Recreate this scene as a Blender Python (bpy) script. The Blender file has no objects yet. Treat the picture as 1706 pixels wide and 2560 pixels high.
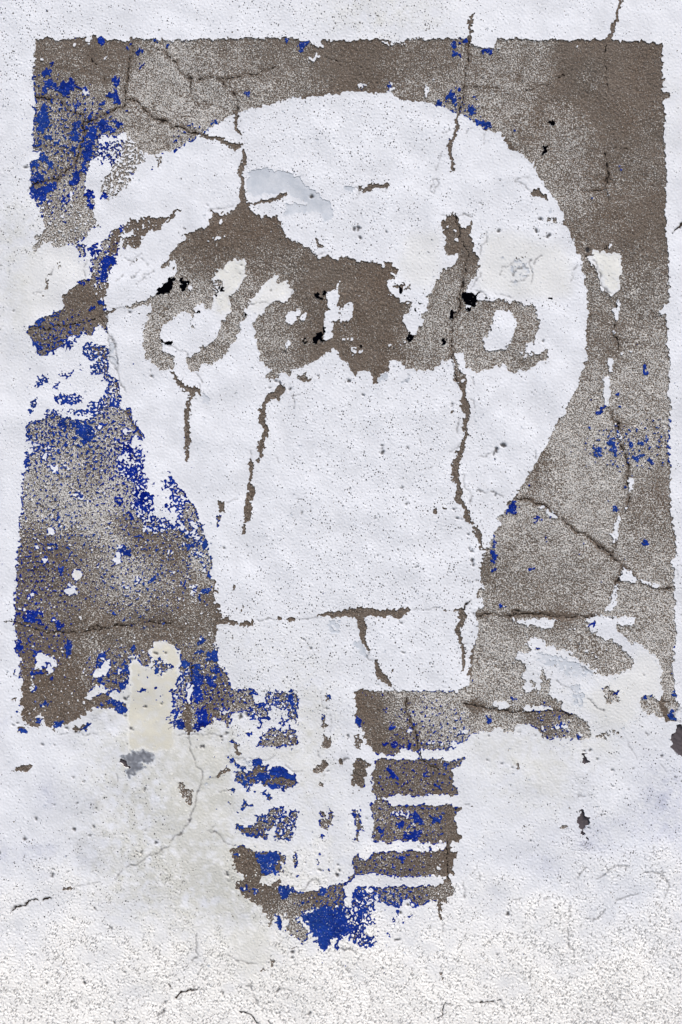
import bpy, math
import numpy as np

# ------------------------------------------------------------ camera, sky, sun, exposure
scene = bpy.context.scene
W0, H0 = 1706.0, 2560.0            # the photograph's frame, used as the wall's survey grid
FPX = 1849.0                       # focal length in survey units (phone wide lens)
PITCH = math.radians(3.4)
DIST, CAMZ = 0.80 * FPX / W0, 1.42

cam_data = bpy.data.cameras.new("camera")
cam = bpy.data.objects.new("camera", cam_data)
scene.collection.objects.link(cam)
cam.location = (0, -DIST, CAMZ)
cam.rotation_euler = (math.radians(90) + PITCH, 0, 0)
cam_data.sensor_fit = 'VERTICAL'
cam_data.sensor_height = 36.0
cam_data.lens = 36.0 * FPX / H0
cam_data.clip_start = 0.01
cam_data.clip_end = 200
scene.camera = cam

SUN_EL, SUN_AZ = math.radians(58), math.radians(38)      # azimuth measured from the wall's normal towards the right
world = bpy.data.worlds.new("World")
scene.world = world
world.use_nodes = True
wn, wl = world.node_tree.nodes, world.node_tree.links
wn.clear()
sky = wn.new('ShaderNodeTexSky')
sky.sky_type = 'NISHITA'
sky.sun_disc = False
sky.sun_elevation = SUN_EL
sky.sun_rotation = math.radians(180) - SUN_AZ
sky.dust_density = 2.5
sky.ozone_density = 0.6
bg = wn.new('ShaderNodeBackground')
bg.inputs['Strength'].default_value = 0.10
wo = wn.new('ShaderNodeOutputWorld')
wl.new(sky.outputs[0], bg.inputs[0])
wl.new(bg.outputs[0], wo.inputs[0])

sd = bpy.data.lights.new("sun", 'SUN')
sd.energy = 1.2
sd.angle = math.radians(10)
sd.color = (1.0, 0.965, 0.92)
sun = bpy.data.objects.new("sun", sd)
scene.collection.objects.link(sun)
from mathutils import Vector
to_sun = Vector((math.sin(SUN_AZ) * math.cos(SUN_EL), -math.cos(SUN_AZ) * math.cos(SUN_EL), math.sin(SUN_EL)))
sun.rotation_euler = to_sun.to_track_quat('Z', 'Y').to_euler()
sun.location = to_sun * 5

scene.view_settings.view_transform = 'Standard'
scene.view_settings.look = 'None'
scene.view_settings.gamma = 1.0
scene.view_settings.use_curve_mapping = False
scene.view_settings.exposure = 1.22

# ------------------------------------------------------------ survey of the wall's damage
# Every tile was surveyed at 3.672 times the grid unit; T() sets the tile's corner.
SC_ = 427.0 / 1568.0
_o = [0.0, 0.0]
LAYER, BLUE, BLACK, CRACK, SPECK, PITS, HAIR, GREY, CREAM, MAUVE, SMUDGE = ([] for _ in range(11))
def T(x, y): _o[0], _o[1] = x, y
def _p(pts): return [(a[0] * SC_ + _o[0], a[1] * SC_ + _o[1]) for a in pts]
def C(pts, d=1.0): LAYER.append((_p(pts), d))            # coat gone, stucco bare
def W(pts, d=1.0): LAYER.append((_p(pts), 1.0 - d))      # coat still there
def M(pts, d=0.5): LAYER.append((_p(pts), d))            # half gone
def B(pts, d=1.0): BLUE.append((_p(pts), d))
def Z(pts, d=1.0): BLACK.append((_p(pts), d))
def Q(pts, d=1.0): MAUVE.append((_p(pts), d))
def G(pts, s=1.0): GREY.append((_p(pts), s))
def Y(pts, s=1.0): CREAM.append((_p(pts), s))
def K(pts, kind): CRACK.append(([(a[0] * SC_ + _o[0], a[1] * SC_ + _o[1], a[2] * SC_) for a in pts], kind))
def L(pts, w=4): HAIR.append((_p(pts), w * SC_))
def O(pts, w=4): HAIR.append((_p(pts) + _p(pts[:1]), 4 * SC_))
def S(x, y, r, d): SPECK.append((x * SC_ + _o[0], y * SC_ + _o[1], r * SC_, d))
def P(x, y, r): PITS.append((x * SC_ + _o[0], y * SC_ + _o[1], r * SC_))
def H(x, y, rx, ry, s): SMUDGE.append((x * SC_ + _o[0], y * SC_ + _o[1], rx * SC_, ry * SC_, s))
def D(*a): pass
def SC(*a): pass

PANEL_TOP = [(91,97),(120,96),(150,100),(220,93),(330,97),(427,103),(520,99),(565,97),(640,97),(700,96),(750,98),(780,102),(853,103),(900,101),(950,100),(1000,101),(1100,100),(1125,97),(1170,100),(1279,98),(1400,101),(1520,101),(1600,104),(1650,110),(1655,118),(1655,180),(1660,300),(1664,400),(1665,512),(1668,630),(1672,700),(1672,760),(1668,860),(1674,900),(1671,985),(1679,1030),
 (1412,1030),(1415,1024),(1431,991),(1442,967),(1456,931),(1467,893),(1468,825),(1470,771),(1467,730),(1459,681),(1450,637),(1437,610),(1426,575),(1410,542),(1396,512),(1388,496),(1363,468),(1358,452),(1342,430),(1328,406),(1301,387),(1279,373),(1261,354),(1253,332),(1226,329),(1207,321),(1188,308),(1166,291),(1147,286),(1120,275),(1093,261),(1027,253),(989,242),(973,236),(907,229),(853,229),(854,237),(816,237),(781,242),(759,248),(735,242),(699,256),(661,264),(618,276),(596,283),(577,291),(547,308),(511,332),(484,351),(468,357),(447,373),(427,381),
 (408,378),(381,389),(362,378),(343,368),(321,340),(313,324),(299,340),(272,343),(253,340),(245,362),(237,387),(231,406),(218,425),(215,463),(212,480),(226,515),(95,515),(84,500),(78,440),(79,400),(83,340),(88,245),(84,196)]
LAYER.append((PANEL_TOP, 1.0))
# outline of the painted bulb and its socket
BULB = [(853,229),(740,242),(661,264),(596,283),(547,308),(484,351),(427,385),(380,420),(330,500),(290,560),(268,640),(265,760),(272,900),(300,1000),(330,1060),(390,1150),(430,1200),(470,1240),(505,1310),(525,1380),(535,1450),(540,1520),(542,1600),(548,1670),(590,1720),(585,2200),(640,2290),(780,2375),(900,2370),(1040,2290),(1145,2240),(1160,2160),(1150,1960),(1165,1880),(1160,1725),(1180,1690),(1195,1500),(1208,1400),(1240,1290),(1290,1245),(1330,1150),(1412,1030),(1442,967),(1467,893),(1470,771),(1459,681),(1437,610),(1396,512),(1363,468),(1342,430),(1301,387),(1261,340),(1207,321),(1147,286),(1093,261),(989,240),(907,229)]
T(0,0)
# blue flakes
B([(395,640),(470,630),(480,660),(450,700),(400,690)])
B([(460,590),(490,580),(490,605),(465,612)])
B([(400,760),(440,730),(470,740),(480,770),(540,790),(600,760),(640,720),(690,740),(700,800),(640,820),(650,870),(610,900),(560,880),(570,840),(520,820),(470,790),(430,800),(410,870),(385,870)])
B([(780,800),(810,795),(810,830),(770,825),(720,815),(725,800)])
B([(350,1010),(410,970),(440,1000),(440,1080),(430,1130),(440,1180),(390,1215),(350,1190),(345,1110),(370,1060)])
B([(385,1240),(460,1240),(480,1270),(420,1285)])
B([(1050,740),(1060,705),(1100,710),(1100,760),(1070,800),(1035,800)])
B([(1040,830),(1070,820),(1070,860),(1105,890),(1100,950),(1070,960),(1030,900),(990,890),(960,920),(950,960),(910,980),(905,940),(940,930),(970,890),(1030,860)])
B([(780,1080),(820,1070),(805,1045),(855,1040),(850,1070),(820,1095),(785,1100)])
B([(970,1020),(1010,990),(1015,1020),(975,1040)])
B([(700,1110),(740,1090),(735,1150),(700,1200),(730,1240),(720,1300),(640,1260),(680,1220),(670,1150)])
B([(810,1180),(880,1170),(885,1220),(905,1230),(900,1270),(850,1280),(845,1320),(815,1280)])
B([(890,1140),(960,1090),(1005,1110),(1000,1180),(960,1220),(910,1190)])
B([(1040,1085),(1090,1130),(1140,1150),(1110,1165),(1060,1150)])
B([(1005,1190),(1040,1185),(1065,1215),(1020,1215)])
B([(775,1310),(840,1300),(840,1350),(850,1440),(790,1430),(770,1380)])
B([(620,1380),(690,1345),(700,1365),(655,1400),(640,1420)])
B([(370,1420),(440,1410),(470,1450),(460,1500),(400,1490),(365,1470)])
B([(750,1450),(860,1400),(840,1460),(790,1500),(765,1585),(735,1570),(760,1500)])
B([(290,1480),(330,1475),(360,1520),(330,1560),(300,1530)])
B([(310,1600),(350,1580),(410,1620),(380,1665),(300,1660),(290,1620)])
B([(300,1740),(390,1720),(440,1690),(520,1680),(500,1740),(440,1760),(400,1860),(350,1860),(380,1800),(300,1830),(285,1790)])
B([(670,1580),(710,1570),(710,1620),(740,1640),(720,1700),(660,1710),(640,1660),(690,1640)])
B([(440,1610),(460,1610),(450,1640),(420,1640)])
B([(500,1300),(525,1300),(525,1340),(500,1335)])
B([(1240,460),(1310,450),(1300,510),(1250,520)])
B([(1160,430),(1190,410),(1190,460),(1165,460)])
B([(1270,590),(1330,575),(1320,620),(1275,605)])
B([(890,345),(960,350),(980,390),(920,415),(900,385)],.6)
B([(1400,390),(1450,370),(1470,410),(1410,415)],.6)
B([(1500,410),(1530,390),(1540,450),(1505,450)])
B([(650,360),(710,350),(690,380)],.5)
B([(900,1500),(950,1480),(960,1520),(910,1530)],.6)
B([(920,1800),(990,1770),(980,1830),(925,1830)],.6)
B([(780,1760),(850,1720),(860,1820),(830,1880),(790,1830)],.6)
B([(570,1820),(630,1800),(610,1870),(560,1870)],.6)
B([(1210,1570),(1250,1550),(1230,1610),(1190,1610)],.5)
B([(1375,1530),(1390,1525),(1392,1575),(1378,1575)],.5)
B([(1160,1020),(1200,1010),(1180,1040)])
B([(1535,1025),(1560,1030),(1545,1045)])
B([(650,950),(730,940),(720,980),(660,970)],.7)
B([(1480,1400),(1510,1380),(1500,1430),(1475,1430)],.5)
B([(330,1310),(420,1300),(420,1330),(350,1335)],.7)
B([(460,1500),(490,1500),(490,1550),(455,1550)])
# white notches
W([(800,330),(850,330),(840,410),(815,420),(800,390)]); W([(660,420),(720,390),(740,410),(680,430)]); W([(985,340),(1200,340),(1190,375),(1120,380),(1040,365),(1000,372)])
W([(270,1405),(370,1400),(360,1470),(280,1475)]); W([(640,1760),(670,1750),(665,1860),(635,1860)])
W([(960,520),(980,520),(985,570),(965,560)]); W([(380,545),(402,545),(402,565),(380,565)])
W([(740,830),(790,800),(830,850),(820,880),(770,870)])
K([(310,885,5),(420,905,7),(540,915,5),(620,1010,4),(760,1050,4)],1)
K([(230,1765,5),(285,1700,18),(380,1680,20),(500,1650,15),(600,1580,12),(690,1500,9),(735,1380,8),(765,1250,8),(760,1090,7)],1)
K([(770,1120,5),(850,1100,7),(960,1050,7),(1060,1005,8),(1130,960,6),(1140,850,5),(1170,750,5),(1170,640,4),(1210,480,4),(1215,380,4)],1)
K([(1140,905,4),(1240,930,5),(1330,1000,5),(1400,1080,5),(1568,1130,5)],1)
K([(800,500,3),(900,610,3),(975,730,3)],1)
K([(1440,440,3),(1568,520,3)],1)
D(0,0); S(600,500,250,.25); S(1000,460,220,.1); S(600,1000,300,.5); S(1400,800,300,.62); S(1400,1150,250,.55); S(450,450,120,.3)
P(236,1545,14)
# spotted islands in white
M([(870,1430),(900,1330),(1000,1290),(1180,1270),(1260,1350),(1340,1400),(1350,1480),(1280,1520),(1250,1600),(1200,1680),(1150,1740),(1060,1830),(920,1830),(930,1690),(960,1620),(1030,1540),(1010,1480),(900,1480)],.5)
M([(1420,1430),(1510,1440),(1490,1540),(1450,1540)],.4)
M([(1120,1800),(1160,1800),(1150,1830)],.4)

T(427,0)
B([(1175,440),(1195,370),(1270,370),(1280,400),(1230,430),(1210,485),(1180,480)])
B([(1030,370),(1060,360),(1100,370),(1070,390)])
B([(665,870),(690,840),(730,860),(730,885),(710,910),(690,885)])
B([(685,1000),(720,980),(735,950),(735,980),(695,1008)])
B([(550,1060),(560,1030),(585,1030),(575,1070)])
B([(370,1130),(400,1100),(435,1100),(430,1130),(395,1150)],.7)
B([(0,1390),(40,1350),(75,1370),(60,1410)],.6); B([(0,1290),(60,1260),(90,1290),(40,1320)],.5)
B([(150,1310),(190,1270),(210,1260),(190,1300)],.7)
B([(10,650),(40,640),(30,665)]); B([(800,550),(825,525),(815,565)],.7); B([(1430,860),(1440,830),(1440,880),(1390,890)],.6)
B([(80,380),(160,370),(140,390)],.6)
W([(1235,540),(1310,530),(1330,495),(1345,500),(1370,510),(1390,550),(1340,545),(1300,570),(1240,560)])
W([(1280,385),(1350,370),(1420,430),(1400,450),(1350,420),(1270,410)])
W([(990,885),(1010,880),(1020,895),(1000,900)]);W([(720,410),(735,410),(725,430)])
K([(0,1150,5),(100,1180,6),(190,1215,8),(280,1240,10)],1)
K([(280,1245,16),(400,1270,24),(500,1300,28),(590,1340,30),(650,1340,14)],2)
B_=0
C([(560,1330),(620,1345),(600,1380),(575,1375)])
K([(600,1030,12),(620,1070,14),(605,1130,22),(620,1190,20),(640,1240,8)],2)
K([(672,1395,16),(680,1450,30),(650,1530,26),(640,1600,20),(655,1690,18),(645,1720,28),(670,1800,34),(680,1880,34)],2)
K([(720,1868,10),(850,1855,20),(960,1830,30),(1060,1795,8)],2)
P(1300,1800,22)
K([(0,540,3),(100,640,4),(160,720,4),(300,715,4),(420,715,4),(620,720,4),(800,660,4),(1000,600,3)],1)
K([(160,720,3),(190,830,2)],1)
K([(420,715,3),(540,800,3),(610,930,4),(625,1020,5)],1)
K([(1430,500,3),(1568,610,3)],1)
G([(690,1650),(720,1590),(830,1550),(930,1550),(960,1580),(1000,1565),(1060,1570),(1120,1610),(1180,1640),(1250,1720),(1330,1770),(1420,1840),(1500,1900),(1480,2020),(1400,2000),(1330,1900),(1250,1850),(1150,1810),(1060,1770),(960,1770),(800,1790),(720,1790)])
G([(1160,1610),(1200,1600),(1250,1625),(1210,1640)],.6)
S(200,900,350,.68); S(500,560,250,.4); S(900,820,250,.5); S(1300,700,150,.4); S(1000,480,150,.3); S(1500,560,150,.05)

T(853,0)
B([(1010,400),(1050,390),(1060,430),(1030,440),(1030,480),(1090,490),(1085,530),(1040,510),(1010,500)])
B([(1100,400),(1120,365),(1160,360),(1120,410)])
B([(1190,430),(1250,460),(1330,460),(1400,440),(1395,490),(1360,530),(1350,490),(1270,475)])
B([(940,870),(1010,850),(1015,810),(1030,850),(1060,880),(1050,960),(1030,1000),(1000,980),(1030,930),(980,900),(950,900)])
B([(850,910),(900,930),(940,960),(910,980),(860,940)],.6); B([(1060,800),(1085,800),(1095,840),(1070,840)])
B([(1225,890),(1245,865),(1260,920),(1240,930)]); B([(1140,1000),(1160,980),(1190,1000),(1230,970),(1240,1010),(1220,1040),(1180,1050)])
B([(1230,1100),(1270,1080),(1300,1120),(1370,1125),(1380,1170),(1340,1195),(1310,1150),(1250,1130)])
B([(1060,740),(1085,735),(1080,755)]); B([(1240,680),(1255,655),(1250,690)]);B([(1195,1060),(1220,1070),(1210,1090)])
B([(140,800),(200,800),(190,840),(150,820)],.5);B([(440,740),(470,740),(445,850),(430,850)],.6)
B([(0,410),(30,410),(20,440)],.6);B([(1135,915),(1165,905),(1150,935)],.7)
W([(345,385),(480,370),(590,375),(600,420),(560,410),(480,400),(460,430),(400,410)],.75)
W([(1185,350),(1420,350),(1420,410),(1390,445),(1300,450),(1240,435),(1190,410)])
W([(130,770),(250,770),(260,795),(190,800),(150,795)]); W([(455,750),(475,760),(485,850),(480,890),(440,880)])
W([(770,780),(810,790),(790,910),(765,910)]);W([(1415,440),(1460,425),(1460,455),(1420,460)]);W([(820,740),(870,720),(870,750),(830,755)])
K([(1215,130,4),(1200,160,14),(1190,230,12),(1185,330,12),(1175,380,10)],2)
K([(1178,370,9),(1165,500,6),(1140,650,6),(1125,800,6),(1100,950,7),(1085,1050,8)],1)
K([(1080,1060,12),(1065,1120,20),(1045,1190,16),(1035,1260,18),(1005,1340,26),(1000,1410,22),(1015,1470,18),(1015,1550,20)],2)
L([(1015,1550),(1027,1585)])
K([(1140,790,3),(1270,800,4),(1450,810,2)],1)
K([(170,1725,4),(230,1735,18),(300,1710,24),(370,1705,24),(425,1690,14)],2)
L([(170,1725),(120,1735)]); L([(920,1238),(960,1220),(1020,1185)]); L([(1150,1225),(1170,1205),(1205,1200)]);L([(1312,1230),(1310,1330)]);L([(905,1420),(895,1490),(870,1560)])
L([(145,1820),(175,1775),(180,1735)]);L([(410,1730),(412,1780)]);L([(1255,1870),(1280,1858),(1290,1880)])
O([(820,1640),(870,1640),(900,1670),(885,1715),(850,1720),(845,1770),(800,1740),(850,1690)])
G([(20,1740),(40,1710),(80,1705),(120,1735),(100,1760),(40,1770)])
S(150,550,200,.02); S(550,560,200,.28); S(800,480,200,.35); S(1350,600,250,.5); S(1400,1000,250,.55); S(650,800,120,.5);S(850,820,100,.5)
P(1315,725,10)

T(1279,0)
K([(1005,0,16),(985,80,24),(970,150,14),(955,205,16),(930,250,44),(930,290,26),(905,350,26),(890,375,36)],2)
C([(1380,870),(1420,845),(1455,880),(1430,905),(1385,900)])
Z([(340,1110),(370,1080),(390,1130),(370,1165),(340,1140)]); Z([(280,1330),(330,1345),(320,1410),(285,1410),(300,1370)])
B([(975,1520),(1000,1510),(1010,1550),(1050,1560),(1030,1580),(990,1550)]); B([(1085,1440),(1100,1440),(1095,1480),(1080,1475)])
B([(735,1830),(765,1830),(760,1850),(740,1850)],.7); B([(220,380),(270,375),(260,400),(220,400)],.4);B([(30,1180),(60,1190),(50,1220),(20,1220)],.6);B([(20,1330),(60,1330),(50,1370)],.6)
B([(80,1280),(110,1270),(100,1310)],.5);B([(1320,1505),(1340,1510),(1325,1525)],.6)
W([(590,415),(612,415),(612,445),(592,445)]); W([(860,1720),(890,1770),(905,1800),(880,1790),(855,1745)])
K([(855,400,4),(860,650,3),(890,850,3)],1); K([(640,1755,3),(760,1740,4),(860,1735,4)],1); K([(860,1400,4),(890,1600,5),(870,1700,5),(900,1850,5)],1); K([(100,830,3),(250,800,3),(400,750,3),(580,600,3)],1)
K([(940,1355,3),(1080,1365,3)],1)
S(1100,500,300,.06); S(900,1000,300,.1); S(100,650,150,.45); S(550,1250,180,.6); S(300,1500,180,.5); S(200,1150,150,.35); S(1000,1700,300,.35); S(760,720,90,.35); S(1200,1100,200,.25); S(650,1820,150,.6)
C([(165,1760),(240,1740),(290,1790),(340,1820),(330,1850),(270,1810),(200,1800)])
L([(35,1665),(100,1630),(190,1632)]); L([(35,1665),(130,1720),(170,1750)]); 
T(0,512)
C([(340,-60),(860,-60),(880,40),(870,120),(930,200),(900,225),(840,220),(820,280),(780,320),(700,350),(800,350),(790,400),(800,490),(760,505),(720,480),(710,420),(690,370),(620,370),(570,410),(500,390),(440,340),(370,370),(340,440),(300,400),(330,330),(310,280),(420,260),(410,200),(380,130),(370,40)],.82)
C([(1060,215),(1140,180),(1145,250),(1110,330),(1090,410),(1060,500),(1040,590),(1010,650),(990,750),(970,850),(975,970),(900,960),(880,850),(880,740),(820,690),(830,600),(850,500),(880,440),(930,350),(1000,280)],.8)
C([(250,1150),(320,1090),(430,1010),(550,990),(580,950),(590,830),(660,780),(720,720),(770,690),(860,690),(890,850),(920,950),(985,985),(975,1080),(1000,1180),(950,1130),(900,1100),(870,1170),(800,1220),(780,1150),(730,1220),(650,1210),(590,1260),(600,1310),(520,1320),(440,1380),(370,1390),(320,1310),(300,1230),(250,1200)])
M([(740,1310),(820,1260),(1000,1280),(1005,1540),(1080,1590),(1130,1760),(1110,1900),(800,1900),(900,1800),(960,1740),(980,1630),(940,1570),(840,1560),(820,1500),(860,1450),(780,1390)],.66)
M([(320,1580),(460,1550),(470,1640),(380,1670),(330,1700)],.6); M([(260,1880),(280,1800),(340,1760),(360,1820),(320,1900)],.55)
M([(480,1630),(560,1620),(560,1690),(490,1700)],.5); M([(500,1740),(560,1720),(680,1730),(770,1740),(780,1800),(700,1830),(560,1850),(500,1820)],.55)
M([(520,1570),(570,1520),(620,1560),(690,1540),(690,1580),(580,1600)],.55);M([(790,1810),(860,1790),(900,1850),(800,1880)],.5)
M([(580,1250),(700,1230),(710,1280),(640,1380),(620,1340),(590,1310)],.5);M([(520,1390),(570,1400),(570,1440),(520,1430)],.4);M([(710,1460),(745,1450),(790,1530),(740,1520)],.4);M([(820,1570),(860,1600),(850,1620)],.5);M([(890,1600),(940,1600),(920,1640)],.5);M([(850,1690),(890,1680),(880,1720),(850,1720)],.4)
# letter arc flake top
C([(1200,100),(1215,130),(1280,150),(1350,105),(1410,100),(1400,130),(1480,120),(1568,90),(1568,140),(1500,180),(1480,230),(1430,250),(1400,220),(1350,270),(1300,290),(1310,380),(1240,420),(1190,380),(1130,410),(1120,350),(1160,300),(1140,200),(1180,170)],.9)
W([(1160,280),(1220,230),(1220,280),(1170,310)]);W([(1290,200),(1330,180),(1330,210)]);W([(1340,155),(1380,150),(1370,170)])
C([(1568,490),(1500,540),(1470,575),(1490,590),(1568,550)])
C([(1568,400),(1550,470),(1568,500)])
C([(1150,945),(1200,920),(1250,890),(1360,875),(1430,830),(1568,760),(1575,1050),(1500,1110),(1470,1180),(1480,1280),(1490,1340),(1540,1360),(1600,1400),(1590,1510),(1480,1530),(1420,1470),(1340,1400),(1320,1280),(1330,1140),(1360,1030),(1400,960),(1380,910),(1260,930),(1190,955)])
Z([(1430,830),(1460,770),(1520,710),(1568,675),(1585,700),(1568,800),(1480,825)]);Z([(1465,1230),(1500,1240),(1520,1270),(1590,1260),(1590,1295),(1510,1290)])
B([(795,450),(820,400),(850,360),(890,345),(890,400),(890,440),(860,475),(830,440)])
B([(920,600),(930,520),(980,490),(1050,460),(1055,540),(1000,550),(1000,640),(960,720),(930,730),(920,690),(870,690),(920,660)])
B([(890,890),(930,870),(965,900),(950,930),(900,920)]);B([(930,970),(975,940),(975,970)]);B([(730,720),(750,690),(780,690),(770,730),(740,740)],.6)
B([(820,960),(850,930),(880,960),(830,990),(790,990)],.6);B([(720,1190),(760,1140),(775,1180),(740,1220)]);B([(590,1240),(700,1240),(700,1280),(610,1300)],.7)
B([(300,1240),(340,1250),(360,1290),(420,1310),(380,1360),(320,1310)]);B([(440,1370),(460,1330),(520,1320),(500,1380)]);B([(260,1140),(330,1090),(430,1010),(440,1030),(420,1080),(350,1090),(300,1130)]);B([(440,1010),(540,995),(530,1030),(450,1030)],.7)
B([(250,1160),(270,1190),(290,1210),(250,1200)],.7);B([(570,140),(620,150),(600,180)],.6);B([(810,0),(870,0),(850,40),(815,30)],.6);B([(880,200),(930,180),(920,220)],.6);B([(1090,190),(1140,180),(1140,240),(1100,240)],.45)
B([(620,1540),(690,1480),(680,1510),(640,1550)]);B([(490,1640),(550,1640),(550,1680),(500,1690)],.7);B([(570,1750),(640,1800),(620,1850),(580,1820)],.8);B([(510,1740),(550,1760),(540,1810),(510,1800)],.7);B([(900,1820),(960,1800),(950,1840)],.6);B([(1000,1830),(1060,1800),(1060,1850),(1000,1850)],.6);B([(680,1740),(760,1760),(730,1790)],.6);B([(850,1540),(890,1530),(890,1560)],.7);B([(580,1600),(640,1570),(640,1590)],.7);B([(570,1640),(610,1630),(600,1660)],.7);B([(900,760),(930,770),(920,795)],.7);B([(820,650),(840,640),(835,670)])
K([(215,1160,2),(300,1150,4),(470,1135,6),(640,1095,6),(760,1080,5),(860,1040,6),(940,1010,5)],1)
K([(880,985,12),(960,990,12),(1040,960,8)],2); K([(920,1030,4),(960,1100,4),(1000,1190,5)],1)
L([(1040,960),(1150,945)]);L([(980,1010),(1000,1190)]);L([(1000,1190),(1060,1270),(1090,1550),(1135,1730)]);L([(800,520),(770,610),(780,680)])
C([(530,500),(560,490),(555,580),(530,590)],.7);C([(430,650),(470,640),(460,740),(430,790),(405,790),(420,750)],.8);C([(385,830),(420,840),(425,865),(390,860)],.6);L([(490,575),(465,650)]);L([(310,830),(390,790)]);C([(615,630),(640,630),(640,690),(620,690)],.5)
C([(1255,1000),(1305,1000),(1290,1015),(1260,1020)],.9);C([(1155,930),(1195,930),(1170,955)])
O([(1000,1230),(1040,1220),(1070,1330),(1085,1480),(1080,1540),(1030,1440),(1005,1330)],1)
G([(1000,1230),(1040,1220),(1070,1330),(1085,1480),(1080,1540),(1030,1440),(1005,1330)],.6)
Y([(130,640),(260,450),(440,350),(560,410),(700,380),(720,500),(830,520),(820,690),(700,720),(590,830),(560,980),(400,1010),(260,1130),(120,1120),(100,1000)],.55)
S(800,200,200,.62);S(500,250,200,.6);S(950,400,200,.55);S(750,850,150,.15);S(600,1150,250,.25);S(1450,1100,200,.6);S(1420,1350,200,.6);S(1300,250,150,.05)
SC([(1060,470),(1420,560),(1400,700),(1250,760),(1060,700)])
L([(1180,560),(1300,455)]);L([(1300,515),(1365,560)]);L([(1210,690),(1300,590)]);L([(1270,720),(1410,600)]);L([(1140,480),(1220,540)]);L([(1060,700),(1130,640)])
C([(1210,530),(1240,500),(1270,470),(1290,480),(1250,530)],.6)
P(1255,750,10);P(1395,1525,12);P(1400,1570,12);P(1185,990,8);P(130,970,8)
T(427,512)
C([(-10,430),(50,390),(120,340),(180,325),(120,290),(120,260),(200,250),(240,230),(330,210),(370,160),(390,110),(365,60),(430,75),(445,110),(520,70),(590,40),(600,0),(600,-20),(700,-20),(740,50),(790,95),(880,115),(980,110),(1010,150),(1020,220),(1040,270),(1110,330),(1200,360),(1280,410),(1320,460),(1370,490),(1450,450),(1470,490),(1520,510),(1590,490),(1590,720),(1540,670),(1525,740),(1510,800),(1440,790),(1430,900),(1440,980),(1420,1000),(1410,1060),(1400,1170),(1410,1240),(1470,1230),(1490,1080),(1540,1055),(1590,1060),(1590,1330),(1480,1320),(1400,1390),(1280,1450),(1170,1510),(1100,1510),(1130,1600),(1090,1570),(1030,1540),(970,1550),(1000,1590),(900,1590),(920,1640),(885,1620),(890,1560),(930,1520),(910,1490),(860,1500),(830,1400),(800,1320),(780,1220),(780,1140),(755,1110),(780,1040),(840,1010),(900,930),(970,880),(1040,890),(1100,840),(1135,780),(1080,760),(1075,700),(1060,640),(1000,660),(960,630),(900,690),(830,760),(770,840),(710,880),(710,950),(660,970),(710,1020),(690,1060),(655,1070),(640,1150),(600,1240),(540,1310),(480,1390),(380,1460),(320,1470),(300,1400),(280,1470),(250,1530),(180,1530),(150,1400),(270,1360),(280,1300),(340,1290),(420,1240),(440,1170),(470,1110),(480,1060),(540,980),(560,920),(550,840),(640,760),(680,690),(700,560),(700,490),(640,490),(510,540),(480,590),(400,640),(385,690),(390,790),(400,850),(370,960),(330,960),(310,920),(230,910),(220,1000),(180,1060),(170,980),(100,980),(30,1030),(-20,1050),(-20,670),(50,650),(70,560),(50,500),(-10,520)])
W([(1050,1000),(1110,970),(1160,950),(1185,960),(1180,1000),(1160,1060),(1120,1110),(1060,1080)]);W([(1200,1000),(1260,990),(1250,1050),(1210,1085),(1190,1050)]);W([(1060,1250),(1100,1240),(1120,1290),(1090,1320),(1060,1300)])
W([(280,352),(380,320),(440,295),(520,280),(500,300),(420,330),(330,355)]);W([(150,730),(190,730),(195,790),(170,810)]);W([(440,130),(480,130),(460,180),(435,180)]);C([(970,700),(1020,660),(1060,650),(1060,700),(1030,725),(980,725)]);C([(400,690),(470,695),(490,740),(430,710)]);C([(390,700),(460,710),(500,760),(480,790),(400,830)],.5)
Z([(-20,670),(45,665),(10,720),(-20,760)]);Z([(90,690),(165,690),(165,720),(140,770),(115,795),(90,780)]);Z([(1320,795),(1370,830),(1400,850),(1380,890),(1350,870)]);Z([(1400,795),(1445,800),(1430,840),(1400,830)]);Z([(1310,1220),(1380,1180),(1405,1200),(1400,1250),(1310,1270)]);Z([(1225,1225),(1240,1225),(1265,1270),(1235,1280)]);Z([(1400,1100),(1420,1110),(1415,1190),(1390,1160)]);Z([(400,840),(440,780),(490,760),(500,790),(440,800),(410,850)])
Z([(425,1000),(455,1020),(435,1045)]);Z([(235,975),(295,970),(260,1000),(235,990)],.6);Z([(290,1040),(315,1035),(325,1100),(305,1105)],.7);Z([(270,1225),(305,1225),(290,1250)],.7);Z([(35,1230),(65,1225),(60,1245)]);Z([(0,1150),(20,1160),(5,1190)]);Z([(345,1270),(380,1240),(390,1250),(350,1285)],.6);Z([(-20,1255),(15,1290),(-20,1295)]);P(1058,1362,14);Z([(820,770),(845,765),(835,790)],.8);Z([(640,970),(710,1010),(690,1050),(650,1010)],.5)
C([(180,1110),(205,1090),(230,1130),(190,1135)]);C([(115,210),(140,210),(130,230)]);C([(0,580),(25,565),(25,610),(5,615)],.7)
C([(1310,300),(1350,300),(1370,360),(1410,365),(1380,415),(1345,385),(1345,350)]);C([(1145,1600),(1190,1590),(1215,1535),(1230,1540),(1250,1585),(1295,1585),(1290,1600),(1250,1610),(1225,1630),(1160,1610)]);P(1353,1575,14);P(1108,1690,18);P(960,1630,16);P(995,1645,16);P(912,1692,9)
C([(1060,1630),(1060,1690),(1030,1730),(980,1790),(920,1780),(880,1820),(870,1900),(835,1900),(845,1800),(900,1730),(970,1690),(1020,1660)])
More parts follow.
